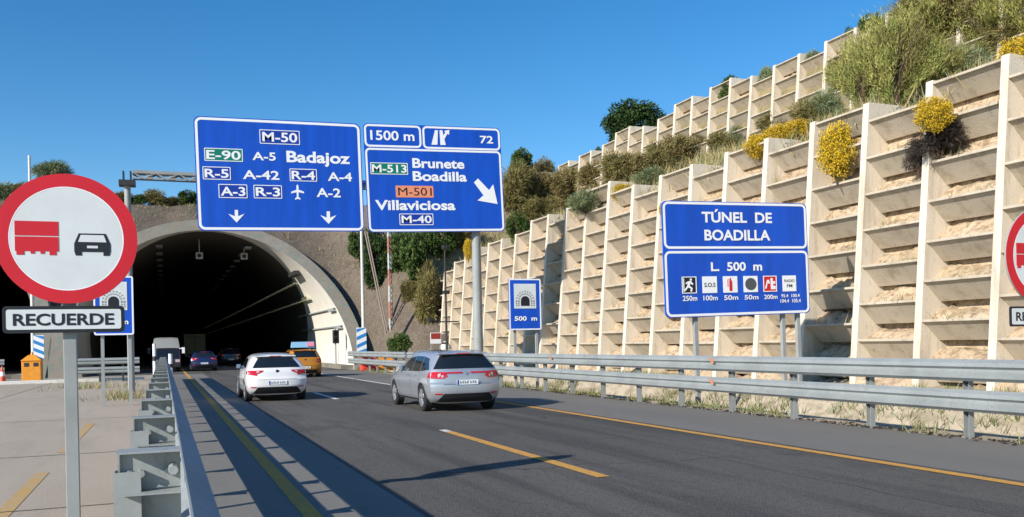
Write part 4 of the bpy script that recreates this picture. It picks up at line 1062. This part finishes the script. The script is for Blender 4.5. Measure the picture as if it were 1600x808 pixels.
# white van facing the camera behind the barrier end
r = empty('van', (.15, 66.5, 0)); tag(r, 'dark van with white upper front and roof seen over the left barrier end', 'van')
prof = [(.0,.35),(.0,.95),(.12,1.15),(.75,1.9),(1.1,2.45),(1.5,2.62),(5.2,2.62),(5.3,2.4),(5.3,.35)]
k = MB(); nx = 8
def hwv(z): return 1.0-.16*max(0, (z-1.2)/1.4)**1.5
rows = [[(u*hwv(z)*(1-.0), y_, z-(.05*abs(u)**4 if z > 2 else 0)) for u in [-1+2*i/nx for i in range(nx+1)]] for y_, z in prof+[prof[0]]]
k.grid(rows)
for u in (-1, 1): k.poly([(u*hwv(z), y_, z-(.05 if z > 2 else 0)) for y_, z in prof])
vb = k; vb.build('body', paint('van_dark', (.05, .02, .025)), r, smooth=True)
k = MB(); k.grid([[(u*(hwv(z)+.012), y_-.03 if y_ < 5 else y_+.01, z-.05*abs(u)**4+.02) for u in [-1+2*i/8 for i in range(9)]] for y_, z in ((.62,1.8),(.75,1.92),(1.1,2.45),(1.5,2.62),(5.2,2.62),(5.3,2.4))]); k.build('roof_shell', paint('van_white', (.3, .3, .28)), r, smooth=True, fixn=False)
k = MB(); k.grid([[(u*.88*hwv(z), y_-.02, z+.012) for u in (-1, -.5, 0, .5, 1)] for y_, z in ((.05,1.0),(.14,1.17),(.3,1.37),(.45,1.55),(.58,1.71))]); k.build('windscreen', GLASS, r, fixn=False)
k = MB(); k.box(-.55,.55,-.02,-.001,.65,.85); k.build('grille', TRIM, r)
k = MB(); k.box(-.97,.97,-.08,-.021,.35,.6); k.build('bumper', TRIM, r, bevel=.03)
for s in (-1,1):
    k = MB(); k.box(s*.78-.16, s*.78+.16, -.03, -.002, .75, .95); k.build('headlight', LWHT, r)
    k = MB(); k.tube((s*.95,.5,1.75),(s*1.2,.4,1.8),.03); k.box(s*1.22-.1,s*1.22+.1,.32,.42,1.4,1.85); k.build('mirror', SWHITE if s > 0 else TRIM, r, bevel=.02)  # right mirror coloured white as if sunlit, left one left dark
    for y_ in (.9,4.3): wheel(r, s*.85, y_, .34, .22, s)
r.scale = (.92, .92, .92)

# ------------------------------------------------------------------ vegetation
def leafmat(name, c1, c2, sc=1.5, tr=0):
    m = mat(name, c1, .75, col2=c2, vscale=sc, detail=4, spec=.2); return m
def leaves(n, pts_fn, size, updir=0, thin=1.0):
    V = np.zeros((n*3, 3)); 
    pts, outd = pts_fn(n)
    d = rng.normal(size=(n, 3)); d = d/np.linalg.norm(d, axis=1)[:, None]
    d = d*(1-abs(updir))+outd*abs(updir); d /= np.linalg.norm(d, axis=1)[:, None]
    s = rng.normal(size=(n, 3)); s = np.cross(d, s); s /= np.linalg.norm(s, axis=1)[:, None]
    L = size*rng.uniform(.6, 1.4, n)[:, None]
    V[0::3] = pts-s*L*.5*thin; V[1::3] = pts+s*L*.5*thin; V[2::3] = pts+d*L
    return V
def clumps(rx, ry, rz, nc, cr, base=.0, fill=.5, flat=False):
    def fn(n):
        c = []
        while len(c) < nc:
            p = rng.uniform(-1, 1, 3)
            q = np.linalg.norm(p)
            if q > 1 or q < fill: continue
            if flat and p[2] < -.3: continue
            c.append(p*np.array([rx-cr*.6, ry-cr*.6, rz-cr*.6]))
        c = np.array(c); rad = cr*rng.uniform(.6, 1.25, nc)
        k = rng.integers(0, nc, n); o = rng.normal(size=(n, 3)); o /= np.linalg.norm(o, axis=1)[:, None]
        r = rad[k]*rng.uniform(.55, 1.05, n)
        return c[k]+o*r[:, None]+np.array([0, 0, base]), o
    return fn
def leafmesh(name, V, mats, split=None):
    n = len(V)//3; me = bpy.data.meshes.new(name)
    me.vertices.add(len(V)); me.vertices.foreach_set('co', V.ravel())
    me.loops.add(len(V)); me.loops.foreach_set('vertex_index', np.arange(len(V), dtype=np.int32))
    me.polygons.add(n); me.polygons.foreach_set('loop_start', np.arange(0, len(V), 3, dtype=np.int32))
    for m_ in mats: me.materials.append(m_)
    if len(mats) > 1 and split is not None: me.polygons.foreach_set('material_index', split.astype(np.int32))
    me.update(calc_edges=True); return me
G_DARK = leafmat('leaf_dark_green', (.02, .045, .012), (.05, .09, .025))
G_MID = leafmat('leaf_green', (.045, .085, .02), (.09, .14, .035))
G_OLIVE = leafmat('leaf_olive', (.14, .135, .04), (.26, .23, .085), 2)
G_BROWN = leafmat('leaf_brown_olive', (.16, .115, .05), (.30, .24, .10), 2)
G_GREY = leafmat('leaf_grey_green', (.18, .25, .13), (.32, .38, .22), 2)
G_YEL = leafmat('flower_yellow', (.60, .38, .015), (.75, .52, .03), 8)
G_DEAD = leafmat('twig_dead', (.03, .022, .02), (.07, .055, .045), 3)
G_DRY = leafmat('grass_dry', (.34, .26, .12), (.46, .37, .19), 2)
BARK = mat('bark', (.09, .06, .04), .9, var=.3, vscale=6, bump=.5, bscale=20)
PROTO = {}
def stems(h, n, spread, r=.03):
    k = MB()
    for i in range(n):
        a = random.uniform(0, 6.28); q = random.uniform(.2, 1)*spread
        p1 = Vector((q*.4*math.cos(a), q*.4*math.sin(a), h*.45)); p2 = Vector((q*math.cos(a+.3), q*math.sin(a+.3), h*random.uniform(.7, .95)))
        k.tube((0, 0, -.15), p1, r, r*.7, 6, False); k.tube(p1, p2, r*.7, r*.25, 5, False)
    return k
def proto(kind):
    if kind in PROTO: return PROTO[kind]
    # each is ~1 m radius x 2 m tall unit plant: foliage mesh + stem mesh
    if kind == 'round': V = leaves(11000, clumps(1, 1, 1, 60, .28, 1.0, .45), .11, .3, .5); me = leafmesh('foliage', V, [G_DARK])
    elif kind == 'green': V = leaves(7000, clumps(1, 1, .95, 38, .3, .95, .35), .12, .3, .55); me = leafmesh('foliage', V, [G_MID])
    elif kind == 'olive': V = leaves(8000, clumps(1, 1, .95, 30, .36, .9, .3), .20, .75, .16); me = leafmesh('foliage', V, [G_OLIVE, G_BROWN], (rng.random(8000) < .3))
    elif kind == 'brown': V = leaves(8000, clumps(1, 1, .95, 30, .36, .9, .3), .17, .6, .22); me = leafmesh('foliage', V, [G_BROWN, G_OLIVE], (rng.random(8000) < .35))
    elif kind == 'grey': V = leaves(8000, clumps(1, 1, .95, 26, .4, .9, .2), .26, .75, .1); me = leafmesh('foliage', V, [G_GREY, G_OLIVE], (rng.random(8000) < .3))
    elif kind == 'yellow': V = leaves(16000, clumps(1, 1, .95, 110, .3, .95, .45), .06, .5, .7); me = leafmesh('foliage', V, [G_YEL, G_OLIVE], (rng.random(16000) < .22))
    elif kind == 'dead': V = leaves(6000, clumps(1, 1, .9, 30, .34, .9, .2), .2, .6, .12); me = leafmesh('foliage', V, [G_DEAD])
    elif kind == 'wisp':   # big broom: long arching thin blades from the base
        n = 30000; a = rng.uniform(0, 6.283, n); t = rng.random(n)**.35; sp = rng.uniform(0, 1, n)**.6
        nb = 46; bi = rng.integers(0, nb, n); ba = rng.uniform(0, 6.283, nb); bs = rng.uniform(0, 1, nb)**.55; bh = rng.uniform(.7, 1.05, nb)
        x = bs[bi]*np.cos(ba[bi])*(t**1.3); y = bs[bi]*np.sin(ba[bi])*(t**1.3); z = 2*bh[bi]*(1-.45*bs[bi]**2)*t
        P_ = np.stack([x, y, z], 1)+rng.normal(size=(n, 3))*.115*(.25+t[:, None]**3)
        O_ = np.stack([bs[bi]*np.cos(ba[bi]), bs[bi]*np.sin(ba[bi]), np.full(n, 1.1)], 1); O_ /= np.linalg.norm(O_, axis=1)[:, None]
        V = leaves(n, lambda n_: (P_, O_), .10, .6, .13); me = leafmesh('foliage', V, [leafmat('broom_green', (.22, .26, .07), (.44, .42, .13), 1.6), G_OLIVE], (bi % 3 == 0))
    k = stems(1.9 if kind != 'yellow' else 1.6, 9, .75, .035)
    st = k.build('stem', BARK, fixn=False); sm_ = st.data; bpy.data.objects.remove(st)
    PROTO[kind] = (me, sm_); return PROTO[kind]
def plant(kind, loc, rx, h, label, group=None, name=None, cat=None, ry=None, lean=0):
    me, st = proto(kind)
    r = empty(name or 'shrub', loc, random.uniform(0, 6.28)); tag(r, label, cat or 'shrub', group)
    r.scale = (rx, ry or rx, h/2.0); 
    if lean: r.rotation_euler = (lean, 0, 0)
    for nm, d in (('foliage', me), ('stem', st)):
        o = bpy.data.objects.new(nm, d); COL.objects.link(o); o.parent = r
    return r
def px_plant(kind, px, py, wpx, hpx, label, group=None, name=None, cat=None, where=None, dz=0, embed=.08):
    """px,py = base centre in photo"""
    p = where if where is not None else hit(px, py)
    d = (p-CP).dot(fw); return plant(kind, (p.x, p.y, p.z-embed*hpx*d/F+dz), wpx/2*d/F, hpx*d/F*(1+embed), label, group, name, cat)
# trees
def tree(px, py, wpx, hpx, label, Y, kind='round', group=None, zoff=0):
    p = on_Y(px, py, Y); gz = height(p.x, p.y); d = (p-CP).dot(fw); H = (p.z-gz); h = hpx*d/F; w = wpx/2*d/F
    r = empty('pine_tree' if kind == 'round' else 'tree', (p.x, p.y, gz)); tag(r, label, 'tree', group)
    ctop = p.z-gz+0; me, st = proto(kind)
    o = bpy.data.objects.new('crown', me); COL.objects.link(o); o.parent = r; o.scale = (w, w, h/2); o.location = (0, 0, ctop)
    k = MB(); k.tube((0, 0, -.3), (.1, 0, ctop+h*.25), max(.15, w*.1), max(.1, w*.06), 10, False)
    for i in range(6): a = i*1.05; k.tube((.1, 0, ctop+h*.1), (w*.6*math.cos(a), w*.6*math.sin(a), ctop+h*.55), w*.05, w*.02, 6, False)
    k.build('trunk', BARK, r, fixn=False)
tree(993, 236, 104, 80, 'dark round stone pine behind the upper stepped wall', 70)
tree(814, 285, 50, 56, 'dark green bushy tree on the ridge right of the exit sign', 84, 'green')
tree(850, 290, 40, 44, 'olive leaved tree beside the dark green one on the ridge', 86, 'olive')
tree(85, 285, 60, 34, 'thin grey tree on the ridge behind the round sign', 88, 'grey')
# ridge shrubs over the portals
GR = 'shrubs along the top of the portal slope'
for i, (px, w_, h_, kd, lb) in enumerate(((12, 46, 34, 'grey', 'grey green shrub at the left edge on the portal ridge'), (40, 44, 34, 'olive', 'olive shrub left of the pale pole on the portal ridge'),
        (120, 60, 30, 'olive', 'olive shrub on the portal ridge above the round sign'), (160, 50, 26, 'grey', 'grey green shrub on the ridge right of the round sign'), (188, 36, 28, 'brown', 'brown shrub on the ridge left of the gantry post'), (216, 34, 22, 'green', 'small green shrub on the ridge just right of the gantry post'),
        (243, 48, 30, 'olive', 'rounded yellow green shrub on the ridge under the gantry beam'), (268, 30, 22, 'brown', 'small brown shrub on the ridge under the gantry beam'), (293, 42, 32, 'green', 'green shrub on the ridge at the left edge of the Badajoz sign'), (330, 60, 26, 'green', 'green shrub on the ridge behind the Badajoz sign'), (-30, 60, 34, 'brown', 'brown shrub on the ridge left of the picture'))):
    Y = 79; p = on_Y(px, 312, Y); z = height(p.x, Y); d = 74.; plant(kd, (p.x, Y, z-.15), w_/2*d/F, h_*d/F, lb, GR)
# shrubs on the portal slope right of the arch
GS = 'green shrubs on the earth slope right of the arch'
for px, py, w_, h_, kd, lb in ((588, 445, 60, 95, 'round', 'dark shrub on the earth slope under the gap between the signs'), (622, 420, 56, 70, 'green', 'green shrub on the slope right of the lattice mast'), (650, 440, 60, 90, 'green', 'tall green shrub on the slope left of the wall end'),
        (688, 400, 60, 60, 'green', 'green shrub above the wall end under the exit sign'), (640, 470, 36, 34, 'olive', 'small olive shrub below the green shrubs on the slope'), (668, 500, 46, 90, 'olive', 'olive shrub against the far end of the lower wall'), (560, 400, 40, 44, 'green', 'green shrub on the slope beside the portal pole'), (725, 385, 50, 40, 'olive', 'olive shrub on the wall top behind the exit sign')):
    px_plant(kd, px, py, w_, h_, lb, GS)
px_plant('green', 625, 552, 40, 34, 'bright green bush at the foot of the slope by the barrier', where=on_Y(625, 552, 57))
# lower wall: broom balls
def on_wall(px, py, dx=.0): p = on_X(px, py, WX+.5+dx); return p
BR = 'yellow broom on the stepped wall'
px_plant('yellow', 1308, 276, 66, 92, 'tall yellow broom growing out of the wall above the name sign', BR, 'broom_shrub', where=on_wall(1308, 276))
px_plant('yellow', 1460, 203, 62, 56, 'round yellow broom on the wall above a dead black bush', BR, 'broom_shrub', where=on_wall(1460, 203, -.3))
px_plant('dead', 1468, 246, 84, 64, 'dead black bush hanging on the wall below the round broom', None, 'dead_shrub', where=on_wall(1468, 246, .2))
px_plant('dead', 1436, 268, 44, 60, 'small dead grey bush at the left of the black one', None, 'dead_shrub', where=on_wall(1436, 268, .3))
px_plant('yellow', 732, 406, 17, 36, 'small yellow broom on the far wall beside the gantry post', BR, 'broom_shrub', where=on_wall(732, 406))
px_plant('yellow', 973, 315, 44, 30, 'yellow broom sprawling on the wall top left of the name sign', BR, 'broom_shrub', where=on_wall(973, 315, .8))
px_plant('yellow', 1034, 337, 10, 22, 'tiny yellow broom at the top left corner of the name sign', BR, 'broom_shrub', where=on_wall(1034, 337))
px_plant('green', 809, 376, 38, 46, 'dark green ball shrub on the lower wall right of the exit sign', where=on_wall(809, 376, .4))
px_plant('yellow', 1595, 118, 70, 68, 'bright yellow broom at the right edge above the wall', BR, 'broom_shrub', where=None)
px_plant('yellow', 1518, 116, 48, 26, 'low yellow broom on the slope near the right edge', BR, 'broom_shrub')
for i, (px, py, w_, h_, lb) in enumerate(((1187, 246, 54, 40, 'left'), (1214, 232, 52, 40, 'middle'), (1246, 218, 52, 34, 'right'))):
    px_plant('yellow', px, py, w_, h_, 'yellow flowering broom on the slope above the wall, %s of three touching' % lb, BR, 'broom_shrub')
# terrace shrubs between the walls
TR = 'shrubs on the terrace between the two stepped walls'
seen = {}
desc = {'olive': 'olive', 'brown': 'reddish brown', 'grey': 'grey green', 'green': 'green', 'wisp': 'tall feathery green'}
def band(lst):
    for px, py, w_, h_, kd, lb in lst: px_plant(kd, px, py, w_*1.1, h_*(1.3 if kd != 'wisp' else 1), lb, TR, where=None)
band([(806, 330, 60, 60, 'olive', 'olive shrub right of the exit sign on the ridge'), (838, 318, 50, 50, 'brown', 'brown shrub below the ridge trees'), (868, 322, 54, 46, 'brown', 'brown shrub below the left end of the upper wall'),
      (900, 316, 62, 50, 'brown', 'reddish shrub at the left end of the upper wall'), (930, 304, 58, 44, 'brown', 'brown shrub under the first pillars of the upper wall'), (962, 296, 60, 46, 'olive', 'olive shrub under the stone pine'),
      (998, 286, 60, 42, 'brown', 'brown shrub right below the stone pine'), (1030, 276, 56, 42, 'olive', 'olive shrub above the left yellow broom'), (1066, 262, 60, 46, 'brown', 'dense brown shrub against the upper wall'), (1094, 250, 54, 40, 'brown', 'reddish brown shrub right of the dense brown one'),
      (1128, 244, 56, 30, 'olive', 'low olive shrub left of the yellow flowering row'), (1158, 232, 50, 28, 'grey', 'pale grey shrub left of the yellow flowering row'), (1020, 292, 50, 24, 'grey', 'low grey shrub on the wall top'), (912, 330, 44, 26, 'grey', 'low pale shrub on top of the far lower wall'),
      (1215, 212, 60, 30, 'olive', 'low olive shrub behind the yellow flowering row'), (1262, 206, 60, 40, 'olive', 'olive shrub right of the yellow flowering row'), (1290, 198, 60, 44, 'grey', 'grey green shrub left of the feathery broom'),
      (860, 345, 50, 30, 'olive', 'pale olive shrub on the wall top by the dark shadow'), (830, 345, 40, 30, 'olive', 'olive shrub behind the dark green ball shrub')])
band([(1345, 178, 96, 118, 'wisp', 'feathery green broom left of the tall skyline one'), (1395, 172, 130, 150, 'wisp', 'large feathery green broom above the wall'), (1450, 150, 110, 90, 'wisp', 'feathery broom at the foot of the tall skyline broom'),
      (1480, 100, 150, 130, 'wisp', 'tall feathery broom cut by the top of the picture'), (1550, 80, 150, 120, 'wisp', 'broad olive broom at the top right corner'), (1610, 70, 120, 110, 'wisp', 'broom just past the top right corner'), (1440, 60, 90, 60, 'olive', 'olive shrub on the slope left of the skyline broom'), (1520, 50, 120, 90, 'brown', 'brown shrub behind the broad olive broom'), (1580, 100, 90, 60, 'olive', 'olive shrub between the two right hand yellow brooms'), (1450, 118, 90, 60, 'olive', 'olive shrub under the tall skyline broom'), (1530, 100, 80, 50, 'wisp', 'small feathery broom above the low yellow broom'), (1400, 130, 80, 70, 'brown', 'brown shrub inside the feathery brooms'),
      (1480, 75, 110, 60, 'brown', 'brown shrub high at the top right'), (1320, 150, 60, 50, 'olive', 'olive shrub in front of the upper wall pillars'), (1560, 108, 60, 36, 'grey', 'grey green shrub between the two right hand brooms'), (1500, 130, 90, 44, 'grey', 'grey green shrub left of the low yellow broom')])
# skyline shrubs on top of the upper wall
SK = 'shrubs on top of the upper stepped wall'
for px, w_, h_, kd, lb, y in ((1141, 46, 14, 'green', 'small green shrub on the upper wall at mid skyline', 128), (1198, 30, 12, 'grey', 'small grey shrub on the upper wall', 112), (1270, 34, 14, 'grey', 'small pale shrub on the upper wall near its right', 90),
        (1330, 30, 18, 'green', 'dark shrub on the skyline at the left of three', 55), (1362, 44, 34, 'green', 'dark shrub on the skyline, middle of three', 50), (1400, 44, 34, 'green', 'dark shrub on the skyline at the right of three', 42), (934, 16, 14, 'green', 'tiny dark shrub at the left end of the upper wall', 240)):
    X = UX+1.2; p = on_X(px, y, X); d = (p-CP).dot(fw); z = height(X+.2, p.y)
    plant(kd, (p.x, p.y, max(z-.1, 15.8)), w_/2*d/F, max(.5, p.z-max(z, 15.8)+h_*d/F), lb, SK)

# ------------------------------------------------------------------ grasses (stuff)
def tufts(name, pts, m, label, hmin, hmax, blades=9, spread=.15, thin=.09):
    n = len(pts)*blades; P_ = np.repeat(np.array(pts), blades, 0)+np.concatenate([rng.normal(size=(n, 2))*spread, np.zeros((n, 1))], 1)
    O_ = np.stack([rng.normal(size=n)*.45, rng.normal(size=n)*.45, np.ones(n)], 1); O_ /= np.linalg.norm(O_, axis=1)[:, None]
    L = rng.uniform(hmin, hmax, n)[:, None]; s = np.cross(O_, rng.normal(size=(n, 3))); s /= np.linalg.norm(s, axis=1)[:, None]
    V = np.zeros((n*3, 3)); V[0::3] = P_-s*L*thin*.5; V[1::3] = P_+s*L*thin*.5; V[2::3] = P_+O_*L
    me = leafmesh(name, V, [m, G_OLIVE, G_GREY], rng.choice([0, 0, 0, 1, 2], n)); o = bpy.data.objects.new(name, me); COL.objects.link(o)
    tag(o, label, 'grass', kind='stuff')
pts = []
while len(pts) < 5200:
    X = random.uniform(18.6, 33); Y = random.uniform(8, 72); pts.append((X, Y, height(X, Y)-.05))
tufts('terrace_grass', pts, G_DRY, 'dry grass on the terrace between the walls', .25, .8, 9, .25, .06)
pts = []
while len(pts) < 1500:
    X = random.uniform(-30, 18); Y = random.uniform(63, 82); z = height(X, Y)
    if z < .5 or in_arch(X, z, RO+.4) or vnoise(X, Y, 4, 6) < .35: continue
    pts.append((X, Y, z-.05))
tufts('slope_grass', pts, G_DRY, 'sparse dry grass on the earth slope above the portals', .12, .45, 7, .15)
pts = []
for i in range(3200):
    X = random.uniform(14.0, 17.3); Y = random.uniform(4, 58)
    if vnoise(X*1.3, Y, 2.2, 11) > .46: pts.append((X, Y, vz(X)-.02))
for i in range(1300):   # verge weeds
    Y = random.uniform(4, 58); X = 11.5+abs(random.gauss(0, .25)) if random.random() < .45 else random.uniform(11.6, 17.4)
    if vnoise(X*2, Y, 1.5, 7) < .45: continue
    pts.append((X, Y, vz(X)-.02))
tufts('verge_weeds', pts, leafmat('weed_green', (.14, .16, .05), (.25, .24, .1), 3), 'low weeds and dry grass on the right verge', .06, .3, 12, .12, .1)
pts = []
for i in range(300):
    k_ = random.randint(0, 18); rows = bay_rows(k_); z = random.choice(rows[1:]); 
    pts.append((WX+BAT*z+random.uniform(.12, .35), WY0+SP*k_+random.uniform(.3, 1.9), z-.02))
tufts('wall_cell_grass', pts, G_DRY, 'dry plants in the cells of the lower wall', .1, .4, 8, .12, .06)
pts = [(on_Z(195, 622).x+random.gauss(0, .35), on_Z(195, 622).y+random.gauss(0, .8), 0) for _ in range(50)]+[(on_Z(140, 606).x+random.gauss(0, .9), on_Z(140, 606).y+random.gauss(0, .9), 0) for _ in range(50)]
tufts('pavement_grass', pts, G_DRY, 'dry grass at the feet of the left sign posts', .1, .45, 10, .15, .06)
pts = [(11.46+random.gauss(0, .06), random.uniform(3, 45), .005) for _ in range(900)]
me_pts = pts
n = len(pts)*3; P_ = np.repeat(np.array(pts), 3, 0)+rng.normal(size=(n, 3))*np.array([.06, .1, .006])
O_ = rng.normal(size=(n, 3))*np.array([1, 1, .25]); O_ /= np.linalg.norm(O_, axis=1)[:, None]; s_ = np.cross(O_, rng.normal(size=(n, 3))); s_ /= np.linalg.norm(s_, axis=1)[:, None]
V = np.zeros((n*3, 3)); V[0::3] = P_-s_*.03; V[1::3] = P_+s_*.03; V[2::3] = P_+O_*.08; V[:, 2] = np.maximum(V[:, 2], .008)
o = bpy.data.objects.new('leaf_litter', leafmesh('leaf_litter', V, [G_DEAD])); COL.objects.link(o); tag(o, 'dark leaf litter along the edge of the outer shoulder', 'litter', kind='stuff')
